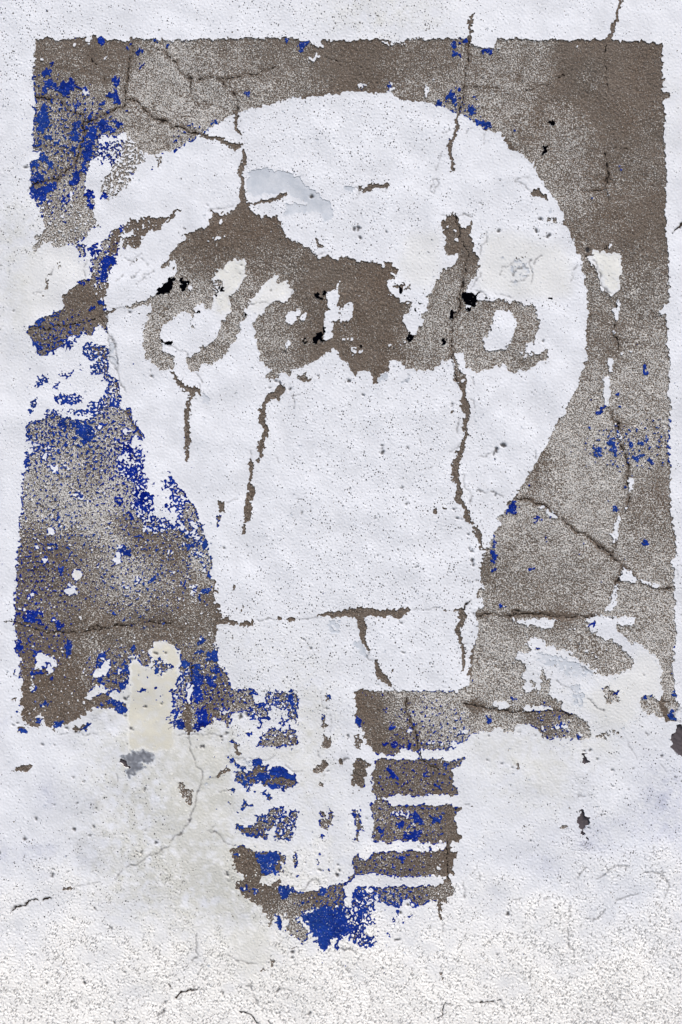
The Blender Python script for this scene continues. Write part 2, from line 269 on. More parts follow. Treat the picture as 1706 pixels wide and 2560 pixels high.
K([(10,1530,4),(50,1600,20),(110,1670,22),(170,1700,24),(240,1705,26),(275,1730,22)],2);K([(200,1710,26),(175,1780,22),(165,1880,22)],2);L([(240,1540),(285,1580),(295,1620)]);L([(260,1645),(285,1720)]);L([(-5,1280),(80,1340),(170,1390)])
C([(0,90),(30,60),(80,45),(85,60),(40,85),(10,130),(0,130)]);L([(340,60),(480,30),(560,15)]);L([(350,20),(345,0)])
G([(280,1740),(320,1735),(350,1760),(350,1800),(310,1840),(295,1800)],.8);G([(1060,0),(1460,-10),(1490,60),(1470,100),(1380,60),(1200,80),(1050,100),(1020,80),(1050,60)],.8)
M([(0,1440),(70,1430),(80,1500),(30,1510),(0,1490)],.35)
Y([(400,640),(510,540),(640,490),(700,490),(695,640),(650,740),(560,800),(560,960),(480,1010),(400,930),(400,850),(500,770),(490,710),(390,690)],1);Y([(720,880),(840,760),(960,630),(1075,700),(1135,780),(1040,890),(900,920),(800,1000),(700,980)],.8)
L([(720,910),(920,910)]);L([(1100,830),(1135,780)]);L([(1190,1750),(1120,1770),(1130,1860)]);P(640,560,10);P(635,635,6);P(930,805,10);P(127,215,12)
S(250,800,200,.6);S(600,850,150,.6);S(550,1150,200,.6);S(400,1370,150,.55);S(750,620,200,.5);S(1000,600,250,.4);S(900,1150,200,.55);S(950,1350,200,.5);S(1250,1000,150,.3);S(500,250,300,.08);S(300,400,150,.2);S(1300,700,150,.08);S(900,300,200,.12);S(1350,1250,150,.1)
L([(1290,420),(1340,455),(1410,455)])
T(853,512)
C([(-20,480),(60,495),(120,490),(150,520),(210,530),(270,520),(280,485),(290,530),(350,540),(370,580),(400,570),(410,525),(455,540),(470,580),(510,580),(530,620),(500,635),(460,610),(480,650),(490,690),(420,700),(430,760),(480,820),(530,870),(560,900),(640,890),(650,930),(620,990),(560,1010),(570,1080),(600,1090),(610,1170),(640,1200),(680,1190),(720,1130),(750,1040),(790,960),(820,860),(780,850),(780,825),(820,820),(880,720),(910,640),(940,590),(1020,575),(1060,540),(1070,480),(1100,430),(1040,470),(1030,440),(960,510),(960,430),(950,390),(1000,340),(930,340),(980,270),(930,260),(920,160),(960,140),(1000,90),(1030,70),(1050,100),(1080,150),(1100,210),(1150,220),(1190,190),(1170,150),(1200,130),(1225,160),(1190,220),(1170,280),(1220,300),(1210,350),(1250,370),(1210,400),(1200,440),(1260,460),(1260,560),(1275,600),(1240,630),(1220,690),(1180,710),(1160,770),(1130,810),(1130,900),(1150,960),(1230,920),(1270,880),(1340,880),(1370,900),(1450,860),(1510,880),(1568,930),(1600,960),(1568,975),(1480,965),(1410,1000),(1390,1060),(1400,1090),(1340,1110),(1390,1130),(1350,1180),(1370,1250),(1330,1200),(1300,1240),(1320,1320),(1380,1360),(1430,1330),(1500,1330),(1568,1300),(1600,1300),(1600,1540),(1540,1530),(1520,1470),(1400,1470),(1330,1510),(1230,1540),(1180,1500),(1130,1470),(1120,1350),(1060,1370),(1030,1390),(1010,1420),(920,1450),(840,1520),(780,1510),(700,1525),(630,1490),(570,1490),(520,1430),(450,1440),(430,1530),(360,1550),(340,1600),(350,1670),(320,1660),(280,1570),(270,1530),(150,1530),(120,1570),(80,1510),(60,1460),(20,1450),(-20,1380)])
C([(1040,1390),(1060,1440),(1085,1500),(1090,1550),(1130,1560),(1160,1640),(1140,1700),(1150,1760),(1170,1800),(1165,1900),(1120,1900),(1100,1800),(1120,1750),(1100,1700),(1080,1640),(1040,1630),(1050,1570),(1030,1520),(1050,1470),(1020,1400)]);W([(1110,1590),(1140,1610),(1120,1650),(1100,1620)])
W([(0,950),(50,930),(95,890),(130,910),(110,970),(100,1050),(50,1070),(0,1080)]);C([(30,985),(65,980),(50,1000)],.8);W([(960,190),(1030,175),(1000,210),(960,220)]);W([(1030,340),(1050,295),(1085,310),(1070,345)]);W([(1100,205),(1120,215),(1110,230)]);W([(1030,240),(1065,235),(1050,255)]);W([(430,810),(450,820),(445,850),(425,840)]);W([(150,825),(170,830),(165,855),(150,850)])
W([(100,1310),(145,1320),(130,1380),(115,1390)]);W([(170,1315),(205,1320),(200,1385),(175,1370)]);W([(0,1228),(60,1232),(150,1240),(170,1225),(150,1248),(60,1246),(0,1245)]);W([(420,1275),(480,1290),(540,1300),(580,1305),(560,1318),(480,1303),(430,1295)]);W([(590,1240),(620,1270),(635,1310),(600,1270)])
C([(470,720),(510,700),(530,730),(575,710),(600,740),(650,740),(650,790),(610,790),(570,780),(560,830),(530,800),(510,770),(480,760)],.75)
Z([(515,770),(545,740),(570,790),(560,830),(530,800)]);Z([(680,880),(720,890),(780,895),(750,920),(690,910)],.6);Z([(645,970),(690,950),(680,1010),(650,1010)],.6);Z([(710,1010),(745,1000),(740,1025)],.5);Z([(1110,810),(1265,810),(1262,880),(1230,920),(1225,950),(1200,920),(1150,930),(1120,880)]);Z([(1130,940),(1190,950),(1180,980),(1160,1000),(1130,960)]);Z([(1010,960),(1040,950),(1045,1000),(1010,1040),(985,1070),(990,1010)]);Z([(610,1185),(680,1195),(655,1240),(635,1270),(615,1240)]);Z([(940,1205),(965,1210),(950,1280),(910,1280),(935,1250)]);Z([(1310,820),(1340,840),(1365,885),(1335,870)]);Z([(0,1090),(40,1090),(20,1110),(0,1105)]);Z([(170,1290),(195,1280),(195,1310),(172,1312)]);Z([(1085,1175),(1105,1190),(1090,1210)],.8);Z([(1000,1060),(975,1110),(990,1050)]);Z([(105,1290),(135,1295),(125,1305)],.7)
Z([(1360,1165),(1390,1125),(1415,1130),(1380,1180)],.6);Z([(1490,1320),(1510,1270),(1560,1230),(1540,1275)],.8);Z([(1525,1200),(1560,1215),(1545,1225)],.8);B([(1400,1470),(1415,1475),(1405,1490)])
W([(1140,840),(1165,825),(1160,870)])
P(132,225,18);P(177,222,20);P(170,297,16);P(420,258,8);P(1450,240,14);P(65,1622,18);P(195,1755,14);P(480,1490,9);P(610,1618,8);P(1020,1835,14);P(1020,1865,10)
L([(910,110),(960,105),(985,120)]);L([(1060,105),(1150,85),(1200,105)]);L([(1270,625),(1265,670),(1210,720),(1195,790)]);L([(1240,800),(1300,800),(1330,850)]);L([(1330,260),(1320,340),(1280,400),(1260,470)]);L([(1460,640),(1480,590),(1540,570),(1568,520)]);L([(1180,1780),(1210,1790),(1235,1870)]);L([(1390,800),(1568,850)]);L([(1200,1580),(1230,1650)])
Y([(580,280),(920,240),(920,560),(870,700),(780,800),(560,680),(540,500),(600,380)],.6);Y([(1330,270),(1600,250),(1600,830),(1260,790),(1270,600),(1270,470),(1320,350)],.7)
G([(340,1600),(370,1550),(430,1550),(420,1600),(360,1630)],.7);G([(580,1590),(650,1560),(640,1600),(560,1670),(540,1640)],.6)
K([(1040,90,5),(1060,190,6),(1090,300,5),(1130,380,5),(1170,450,5),(1160,580,4),(1110,680,5),(1095,820,6),(1095,970,6),(1020,1060,6),(1015,1250,7),(1015,1400,6),(1060,1590,5),(1120,1680,6)],1)
S(950,700,200,.55);S(900,950,200,.6);S(750,1350,200,.5);S(850,1200,150,.6);S(1250,1100,200,.5);S(1200,1350,200,.6);S(1350,950,120,.45);S(250,900,300,.03);S(100,600,150,.2);S(1100,300,200,.0);S(1400,1400,150,.65);S(100,1150,120,.35);S(400,1400,150,.15)
T(1279,512)
C([(-30,930),(70,880),(100,910),(180,900),(220,950),(240,1010),(250,1080),(260,1100),(225,1180),(215,1250),(140,1270),(130,1330),(60,1350),(140,1400),(190,1400),(250,1370),(330,1325),(340,1340),(320,1400),(240,1460),(150,1520),(60,1510),(40,1550),(-30,1530),(-30,1300),(10,1200),(50,1120),(60,1050),(-30,970)])
W([(60,1350),(140,1340),(250,1360),(190,1410),(140,1390)],.5)
W([(700,490),(750,420),(840,420),(870,450),(910,430),(1020,460),(1010,520),(1000,580),(1020,620),(990,680),(1000,780),(950,830),(890,830),(810,770),(790,690),(790,620),(740,550)]);W([(860,430),(900,380),(920,350),(920,380),(880,440)])
Y([(735,480),(750,420),(1020,460),(1010,520),(1000,580),(1020,620),(990,680),(1000,780),(910,830),(840,720),(810,640)],1);L([(735,520),(800,610),(840,740),(900,830)],6)
W([(965,870),(1000,870),(985,980),(975,1070),(940,1060),(930,980),(960,930)]);W([(940,1150),(960,1160),(950,1200),(930,1190)]);W([(880,1400),(930,1390),(940,1440),(930,1500),(900,1560),(880,1480)]);W([(845,1580),(890,1570),(910,1660),(900,1900),(850,1900)]);W([(880,1560),(905,1590),(895,1600)])
W([(1350,985),(1420,920),(1470,900),(1470,1090),(1430,1090),(1420,1010)]);W([(960,1350),(1010,1345),(1160,1345),(1160,1357),(1000,1365)]);W([(1380,1360),(1430,1350),(1410,1380)]);W([(1420,1730),(1480,1700),(1480,1840),(1440,1800)]);W([(1040,310),(1140,298),(1140,308),(1050,318)])
B([(1120,1215),(1140,1220),(1148,1270),(1130,1300),(1125,1260)]);B([(1205,1500),(1225,1450),(1240,1450),(1230,1510),(1250,1550),(1215,1570)]);B([(950,1750),(970,1730),(1000,1750),(970,1765)]);B([(845,1810),(860,1850),(860,1880),(820,1870)]);B([(980,1840),(1000,1815),(1015,1850),(1000,1860)]);B([(720,1780),(735,1750),(740,1785)]);B([(1310,1850),(1340,1840),(1330,1875)],.7);B([(1380,210),(1415,205),(1415,235),(1390,230)]);B([(1425,1300),(1440,1300),(1430,1340)]);B([(1150,1640),(1180,1640),(1160,1660)],.6);B([(1270,1620),(1290,1600),(1285,1650)],.6);B([(670,1490),(690,1480),(680,1510)],.6);B([(660,590),(670,590),(668,620)],.6)
Z([(330,835),(385,850),(370,880),(345,865)]);Z([(265,910),(320,880),(300,930),(270,945)],.5);P(705,415,26);P(235,250,22);P(335,290,24);P(270,138,18);P(290,1243,18);P(810,1725,12)
C([(325,115),(370,125),(365,165),(335,160)]);C([(380,150),(400,125),(420,150),(400,185)]);C([(470,150),(500,140),(515,170),(490,200),(470,175)]);C([(520,295),(560,280),(580,300),(540,310)]);L([(1490,265),(1530,215),(1568,150)],14)
L([(210,545),(215,510),(280,470)],6);M([(20,480),(140,460),(160,490),(40,500)],.3);G([(0,500),(170,480),(190,600),(100,720),(0,760)],.35);L([(0,715),(100,690),(150,660)]);L([(0,650),(60,590),(140,570)]);Y([(-20,260),(250,330),(320,350),(420,360),(540,500),(550,830),(300,860),(180,860),(0,880)],.7);G([(320,60),(380,20),(410,40),(350,90)],.4)
L([(605,560),(570,620),(555,700)]);L([(170,490),(185,730)])
K([(900,360,4),(860,430,4)],1);K([(680,460,6),(750,470,8)],1);K([(960,850,4),(960,950,4)],1);K([(950,1080,4),(970,1250,4),(985,1350,5)],1)
S(800,200,200,.35);S(1200,250,300,.12);S(1250,700,250,.45);S(800,1200,300,.4);S(1250,1050,300,.5);S(750,1700,250,.6);S(1200,1650,350,.66);S(150,1150,150,.55);S(100,1400,150,.5);S(1330,100,150,.1);S(700,600,120,.5);S(850,1350,120,.3)
T(0,1024)
C([(240,110),(380,90),(450,60),(560,60),(700,90),(900,60),(920,-10),(1200,-20),(1230,100),(1330,220),(1310,300),(1190,300),(1110,330),(1080,450),(1110,600),(1240,680),(1270,800),(1240,900),(1310,1000),(1330,1100),(1440,1140),(1600,1120),(1600,1900),(130,1900),(130,1700),(150,1560),(160,1320),(185,1200),(185,1000),(200,850),(205,700),(225,480),(230,300)],.93)
M([(1080,450),(1110,330),(1190,300),(1300,280),(1340,420),(1340,560),(1350,640),(1370,760),(1460,780),(1420,860),(1440,980),(1568,1000),(1600,1120),(1400,1140),(1300,1050),(1200,900),(1240,680),(1110,600)],.55)
M([(1480,640),(1568,640),(1568,720),(1500,750)],.45);M([(1480,900),(1568,830),(1568,900),(1490,950)],.45);M([(1370,510),(1430,500),(1420,540)],.4);M([(1280,420),(1330,420),(1330,580),(1280,560)],.5);M([(1410,680),(1440,650),(1430,730),(1410,720)],.5)
M([(260,-10),(335,-10),(320,60),(270,40)],.5);M([(400,0),(560,0),(560,60),(440,60)],.6);M([(600,0),(940,0),(900,60),(680,60)],.55)
W([(240,270),(300,300),(340,310),(380,310),(400,350),(330,340),(300,390),(240,400)],.9);W([(390,400),(450,410),(440,450),(395,445)]);W([(430,330),(500,350),(500,380),(440,380)],.8);W([(480,510),(520,500),(530,560),(500,590),(475,550)]);W([(1140,180),(1190,180),(1190,220),(1150,230)]);W([(1200,280),(1270,250),(1290,310),(1270,350),(1230,350)]);W([(1090,430),(1150,400),(1190,420),(1150,470),(1090,460)]);W([(1170,490),(1230,480),(1210,520)]);W([(900,120),(930,120),(910,190),(890,180)])
W([(690,780),(740,740),(770,830),(720,850)],.6);W([(440,1110),(500,1090),(510,1140),(450,1140)]);W([(320,1180),(360,1190),(340,1210)]);W([(320,1250),(360,1270),(350,1295)]);W([(400,1370),(430,1360),(440,1390),(410,1410)]);W([(1060,1360),(1090,1290),(1115,1330),(1110,1400),(1080,1430)]);W([(1080,1280),(1130,1250),(1150,1280),(1100,1290)]);Y([(680,1480),(720,1465),(745,1490),(765,1530),(720,1580),(675,1550)],1);W([(680,1480),(720,1465),(745,1490),(765,1530),(720,1580),(675,1550)]);W([(580,1650),(700,1640),(715,1680),(660,1700),(600,1710)]);W([(620,1600),(650,1610),(640,1650)]);W([(1220,1560),(1300,1550),(1290,1600),(1230,1600)],.7);W([(1370,1500),(1430,1500),(1410,1540)],.7);W([(280,1660),(300,1650),(290,1760),(250,1750)],.8);W([(160,1830),(220,1810),(220,1850)],.8);W([(240,520),(270,520),(260,560),(215,570)],.8);W([(1100,1620),(1180,1600),(1190,1640),(1120,1650)],.7)
B([(520,130),(560,80),(600,110),(610,140),(570,160)]);B([(440,30),(490,20),(480,60)],.7);B([(560,0),(600,-10),(590,20)]);B([(680,130),(740,100),(820,150),(870,160),(850,240),(840,300),(760,330),(740,250),(690,210)],.62);B([(870,80),(900,100),(870,120)],.8);B([(870,10),(920,0),(890,50)],.7);B([(600,30),(680,80),(680,110),(630,70)],.7)
B([(250,250),(300,230),(310,260),(270,265)],.8);B([(330,340),(420,360),(400,390),(340,370)],.8);B([(220,450),(290,450),(300,490),(230,520)],.75);B([(600,290),(630,290),(620,350),(600,350)]);B([(670,320),(710,310),(700,340)]);B([(760,370),(830,370),(820,410),(780,400)],.7);B([(970,360),(1025,355),(1010,390)],.7);B([(1110,340),(1160,330),(1230,370),(1180,400),(1110,400)],.8);B([(1150,540),(1220,510),(1270,540),(1250,600),(1210,620),(1170,590)],.9);B([(1020,620),(1070,610),(1060,680)],.7);B([(1060,800),(1150,790),(1100,850),(1140,880),(1090,900)],.75);B([(1130,940),(1190,930),(1240,1000),(1220,1040),(1180,970)],.8);B([(1250,760),(1320,740),(1350,710),(1370,760),(1340,830),(1290,900),(1230,860),(1240,820),(1280,810)],.85);B([(1330,790),(1440,760),(1460,790),(1380,830)],.75);B([(1280,880),(1420,900),(1430,950),(1340,940)],.5);B([(1340,1080),(1400,1070),(1400,1110),(1350,1100)],.8);B([(1450,1070),(1510,1060),(1540,1090),(1470,1110)],.8);B([(1280,630),(1350,640),(1340,680),(1280,680)],.6);B([(1490,650),(1520,640),(1530,690),(1490,700)],.8);B([(1240,290),(1260,290),(1250,320)],.7);B([(1290,350),(1330,360),(1320,410)],.6);B([(1260,450),(1330,430),(1330,480),(1270,480)],.6);B([(1130,1130),(1320,1150),(1290,1170),(1210,1160)],.6);B([(1370,1000),(1430,1020),(1400,1050)],.6);B([(1490,720),(1520,730),(1490,760)],.8);B([(1520,790),(1545,785),(1540,810)],.8);B([(1040,910),(1070,920),(1060,960)],.6);B([(1060,740),(1075,740),(1060,760),(1045,750)])
B([(500,820),(520,790),(515,830),(500,845)]);B([(690,770),(730,750),(735,780)]);B([(520,1030),(540,980),(575,985),(550,1040),(500,1070)]);B([(440,590),(475,580),(460,610)]);B([(965,1090),(1005,1085),(990,1110)]);B([(1040,1200),(1085,1210),(1060,1240)]);B([(1110,1300),(1140,1250),(1180,1250),(1170,1290),(1210,1290),(1220,1330),(1130,1350)]);B([(480,1220),(525,1220),(520,1320),(500,1310)],.85);B([(440,1250),(465,1260),(450,1290)]);B([(540,1440),(580,1440),(580,1480),(595,1540),(540,1550)],.9);B([(270,1460),(400,1460),(380,1480),(300,1480)],.85);B([(420,1340),(440,1320),(440,1355)]);B([(380,1360),(400,1355),(400,1390)]);B([(300,1660),(350,1650),(350,1690),(310,1700)],.85);B([(160,1640),(200,1650),(190,1670)],.7);B([(240,1840),(330,1830),(400,1850),(420,1880),(240,1890)]);B([(1120,1700),(1170,1690),(1180,1720),(1150,1730)]);B([(1190,1650),(1215,1630),(1210,1650),(1170,1690)]);B([(1320,1810),(1350,1800),(1345,1825)]);B([(1360,1570),(1440,1510),(1460,1530),(1400,1590)],.6);B([(1470,1490),(1520,1490),(1500,1520)],.7);B([(1430,1280),(1450,1270),(1435,1350),(1420,1340)],.8);B([(1020,1860),(1060,1860),(1050,1880)]);B([(1240,1850),(1260,1845),(1245,1875)]);B([(660,1720),(690,1730),(680,1750)]);B([(960,1480),(1000,1475),(980,1500)]);B([(700,1160),(730,1200),(710,1200)],.8);B([(1010,1030),(1025,1035),(1015,1060)]);B([(1000,1030),(1028,1040),(1010,1060)]);B([(190,1280),(215,1260),(200,1290)],.8);B([(410,1770),(440,1770),(430,1785)]);B([(140,1850),(200,1860),(190,1890),(130,1890)],.8);B([(580,1390),(640,1350),(640,1360)],.8)
K([(240,1480,4),(400,1485,5)],1)
S(700,350,250,.6);S(450,250,200,.6);S(1000,200,250,.66);S(850,520,120,.15);S(780,700,100,.2);S(500,650,200,.6);S(850,950,250,.72);S(650,850,200,.62);S(350,950,200,.5);S(700,1300,200,.12);S(350,1380,200,.1);S(300,1250,120,.2);S(1000,1350,200,.62);S(1300,1250,120,.1);S(1120,1060,90,.1);S(900,1500,150,.2);S(1200,1550,200,.62);S(700,1800,200,.3);S(1450,1800,150,.2);S(1400,1700,150,.5);S(450,1550,150,.08);S(200,1500,100,.2);S(1200,500,200,.6);S(250,600,150,.55)
T(427,1024)
C([(-20,560),(20,620),(130,770),(230,890),(280,1050),(330,1170),(355,1300),(390,1380),(385,1500),(400,1600),(410,1750),(460,1800),(470,1900),(-20,1900),(-20,1120),(60,1100),(130,1110),(100,1000),(40,900),(40,750),(-20,700)],.9)
M([(-20,600),(40,680),(60,800),(130,830),(140,1000),(60,1110),(-20,1100),(60,1000),(40,900),(-20,950)],.5)
W([(110,1230),(60,1250),(120,1220)]);W([(200,1000),(240,1060),(250,1150),(300,1220),(230,1200),(200,1100),(160,1040)],.85);W([(110,790),(150,800),(120,830),(90,830)]);W([(0,960),(40,920),(40,1000),(0,1010)]);W([(140,1120),(200,1110),(220,1180),(150,1190)],.6);W([(200,1310),(310,1300),(280,1350),(210,1350)],.6);W([(280,1430),(330,1420),(330,1480),(300,1490)],.9);W([(190,1630),(250,1570),(230,1690),(280,1690),(210,1720)],.7);W([(100,1780),(240,1730),(210,1800),(110,1810)],.5)
B([(100,890),(145,880),(155,910),(110,920)]);B([(50,980),(100,980),(90,1020),(160,1000),(160,1030),(110,1050),(60,1000)],.8);B([(0,1060),(50,1040),(65,1090),(20,1100)],.85);B([(130,1150),(170,1150),(190,1190),(140,1190)],.8);B([(145,1250),(210,1215),(240,1230),(190,1260),(160,1300)],.9);B([(280,1220),(330,1200),(345,1280),(310,1300),(300,1250)],.9);B([(250,1180),(300,1185),(270,1210)],.8);B([(320,1480),(380,1480),(385,1550),(350,1530)],.85);B([(120,1400),(180,1410),(150,1440)],.8);B([(90,1600),(120,1580),(150,1610),(110,1625)],.9);B([(270,1660),(300,1640),(390,1610),(360,1660),(340,1700),(300,1690),(270,1770),(250,1760),(260,1690)],.9);B([(220,1660),(260,1665),(225,1680)],.7);B([(290,1780),(330,1770),(340,1800),(310,1800)],.8);B([(0,670),(30,660),(30,710),(5,695)],.7);B([(80,830),(110,850),(80,880)],.6);B([(30,1740),(70,1740),(50,1755)],.8);B([(360,1700),(380,1740),(365,1740)],.6);B([(190,1340),(230,1330),(200,1345)],.7)
B([(0,820),(25,825),(10,840)],.8);B([(0,900),(20,920),(5,950)],.7)
K([(160,-10,28),(155,80,32),(145,160,30),(160,220,24),(158,300,26),(150,350,18)],2);K([(158,370,24),(158,410,18),(145,460,12)],2);C([(120,530),(138,540),(130,590)])
C([(790,-10),(870,-20),(860,60),(820,20)]);K([(850,30,24),(850,110,44),(865,200,36),(845,280,26),(830,350,46),(835,430,28)],2);C([(785,465),(820,440),(820,470),(805,495)])
K([(738,440,8),(740,500,30),(738,560,36),(742,605,22)],2);K([(740,640,22),(740,700,36),(735,790,40),(710,870,50),(710,950,40),(712,1010,40)],2);K([(700,1020,20),(680,1080,18),(660,1130,20)],2)
C([(425,825),(500,865),(490,930),(450,1010),(425,1090),(415,1010),(440,970),(445,900)])
C([(1135,855),(1170,830),(1165,880)]);C([(1290,905),(1305,905),(1300,935)]);P(1198,942,9);P(485,1278,14);C([(560,1610),(590,1610),(605,1650),(570,1675),(580,1640)]);C([(430,1630),(445,1625),(440,1700),(430,1690)]);C([(655,1840),(670,1800),(690,1835)]);C([(600,1840),(615,1815),(622,1845)])
L([(738,365),(738,435)]);L([(1140,825),(1165,815),(1210,818)]);L([(510,855),(570,835),(620,825)]);L([(990,500),(970,440)])
C([(1410,1880),(1450,1850),(1568,1860),(1590,1900)])
S(50,1400,150,.15);S(250,1400,120,.6);S(100,1750,150,.3);S(250,950,80,.4);S(400,1820,100,.2);S(60,1200,80,.3)
T(853,1024)
K([(1155,-10,40),(1150,80,26),(1140,170,26),(1145,240,30),(1110,330,30),(1080,400,28),(1080,450,28),(1060,510,34),(1040,570,50),(1045,640,28)],2);K([(1050,640,10),(1075,690,30),(1085,770,66),(1085,830,46),(1115,870,26),(1150,910,24),(1155,950,40),(1165,1010,40),(1200,1045,10)],2);W([(1070,700),(1085,700),(1075,730)])
K([(1225,1080,14),(1240,1130,32),(1260,1180,24),(1290,1230,18),(1305,1290,14)],2)
C([(1600,830),(1540,880),(1490,930),(1450,970),(1430,1040),(1480,1040),(1440,1090),(1400,1110),(1370,1190),(1350,1240),(1330,1290),(1300,1330),(1290,1400),(1280,1470),(1270,1560),(1300,1600),(1320,1640),(1260,1650),(1225,1725),(1250,1740),(1290,1720),(1310,1770),(1300,1810),(1240,1830),(1240,1900),(1600,1900)],.95)
W([(1280,1600),(1320,1590),(1310,1640),(1280,1650)])
B([(1490,940),(1530,890),(1568,840),(1600,850),(1600,960),(1550,940)]);B([(1370,1220),(1420,1190),(1440,1240),(1420,1260),(1425,1380),(1400,1430),(1380,1410),(1370,1330),(1390,1270)]);B([(1350,1450),(1400,1450),(1450,1480),(1440,1500),(1390,1490)]);B([(1395,1130),(1415,1150),(1405,1170),(1390,1160)]);B([(1450,1830),(1475,1790),(1490,1800),(1465,1840)]);B([(1300,1800),(1310,1790),(1305,1820)]);B([(1480,1095),(1500,1095),(1485,1110)],.8)
C([(835,975),(850,930),(875,885),(900,885),(880,920),(870,970),(850,985)]);C([(920,885),(940,885),(960,920),(940,925)]);C([(970,675),(990,655),(990,690)]);C([(1090,620),(1110,625),(1105,645)]);C([(1015,20),(1045,15),(1025,45)]);C([(1095,70),(1110,40),(1125,50),(1105,80)])
P(378,393,16);P(372,357,10);P(375,328,10);P(565,710,16);P(600,360,14);P(1475,322,22);P(1432,375,22);P(1405,402,12);P(1065,1000,12);P(1102,1005,10);P(1105,1100,11);P(1185,1310,15);P(1210,1375,15);P(1217,1410,15);P(1170,1140,13);P(1180,1275,10);P(1035,912,10);P(1240,1577,10);P(1415,795,14);P(333,1330,10);P(673,1440,10);P(600,873,10);P(85,738,8);P(303,1000,10);P(640,798,9)
L([(1370,755),(1430,765)],8);L([(1430,775),(1500,795)],5);L([(1250,750),(1330,760)]);L([(990,385),(1030,375),(1090,310)]);L([(1260,440),(1340,440),(1380,400)]);L([(1130,590),(1130,710),(1185,750),(1185,870)]);L([(735,280),(735,340)]);L([(790,545),(860,515)]);L([(1130,1840),(1160,1790),(1190,1755)],12);L([(670,1830),(890,1830)]);C([(890,1825),(985,1825),(960,1840),(910,1835)]);L([(1090,90),(1070,200)])
C([(-20,1860),(40,1840),(90,1810),(140,1830),(260,1820),(370,1845),(450,1840),(540,1820),(610,1820),(665,1830),(600,1870),(560,1900),(-20,1900)])
C([(1000,1830),(1060,1825),(1130,1830),(1110,1900),(1080,1900),(1080,1850),(1020,1850)])
S(1480,1600,250,.5);S(1450,1100,120,.62);S(1320,1450,90,.05);S(1500,1350,100,.6)
T(1279,1024)
C([(510,-20),(490,30),(430,110),(360,230),(330,330),(260,420),(200,530),(140,620),(60,760),(20,820),(-40,830),(-40,1900),(1500,1900),(1500,1650),(1480,1430),(1510,1300),(1505,1200),(1470,1000),(1450,800),(1460,600),(1440,400),(1460,250),(1450,100),(1465,-20)])
W([(935,110),(975,115),(970,180),(950,160)]);W([(960,170),(1000,230),(1010,310),(1030,370),(1010,350),(985,260)]);W([(1060,620),(1110,630),(1115,720),(1090,780),(1065,760),(1075,680)]);W([(1055,870),(1080,860),(1060,940),(1040,940)]);W([(970,960),(1005,960),(985,1080),(970,1180),(940,1240),(915,1120),(950,1060)]);W([(985,1545),(1030,1470),(1080,1470),(1150,1560),(1100,1600),(1060,1570),(1000,1580)]);W([(1165,1545),(1240,1580),(1370,1600),(1370,1630),(1290,1630),(1190,1580)]);W([(955,1600),(980,1600),(960,1800),(900,1900),(830,1900),(890,1800),(930,1700)]);W([(235,865),(280,880),(330,930),(400,960),(430,1000),(390,1010),(340,980),(300,920)]);W([(1400,290),(1460,330),(1430,340)],.7);W([(420,290),(450,280),(440,330)],.8);W([(750,110),(775,110),(765,170)],.8);W([(1300,1490),(1390,1490),(1370,1510)],.7)
B([(890,250),(920,220),(940,270),(965,290),(955,350),(985,420),(960,435),(920,400),(905,350)]);B([(1060,270),(1080,265),(1110,310),(1120,360),(1110,380),(1150,430),(1230,400),(1230,420),(1150,490),(1110,450),(1090,370)]);B([(1035,240),(1080,200),(1080,230)]);B([(800,0),(825,10),(820,50),(790,60)]);B([(660,160),(690,165),(740,190),(680,195)]);B([(960,520),(990,520),(1015,560),(990,570)],.8);B([(1035,680),(1050,690),(1040,745),(1025,730)]);B([(490,370),(520,365),(500,390)]);B([(145,690),(185,685),(170,720)]);B([(0,830),(30,850),(60,910),(40,940),(0,920),(-20,880)]);B([(190,1000),(300,985),(300,1010),(210,1030)]);B([(330,990),(400,1015),(350,1030)]);B([(310,1160),(325,1170),(330,1230),(345,1280),(310,1285),(320,1230),(305,1200)]);B([(650,1230),(680,1210),(660,1260)]);B([(610,1350),(640,1340),(630,1370)]);B([(165,1460),(210,1435),(200,1480),(170,1490)]);B([(90,1470),(140,1465),(130,1480)],.7);B([(1170,1190),(1190,1185),(1200,1205),(1260,1200),(1265,1220),(1230,1245)]);B([(935,880),(980,860),(975,920),(950,945),(915,930),(945,915)]);B([(930,820),(945,820),(940,850)],.8);B([(860,850),(890,820),(890,850)],.8);B([(815,1510),(850,1520),(830,1530)]);B([(810,1590),(835,1580),(820,1605)]);B([(1090,1690),(1105,1690),(1100,1730)]);B([(1040,1360),(1055,1370),(1050,1400)]);B([(1370,1050),(1400,1020),(1390,1050)]);B([(1460,900),(1480,900),(1475,940)],.8);B([(1100,600),(1140,605),(1110,615)]);B([(1165,545),(1200,545),(1180,560)]);B([(650,630),(680,630),(665,655)]);B([(690,665),(735,660),(710,690)]);B([(680,520),(710,510),(700,540)],.7);B([(1150,280),(1220,280),(1280,290),(1170,340)],.45);B([(700,330),(820,340),(850,430),(760,420)],.3);B([(1230,10),(1250,0),(1240,40)],.8);B([(1370,90),(1400,100),(1360,140)],.5);B([(1240,440),(1320,480),(1280,500)],.5);B([(930,480),(960,490),(940,500)]);B([(540,390),(570,390),(555,410)],.8);B([(1440,370),(1465,370),(1450,390)])
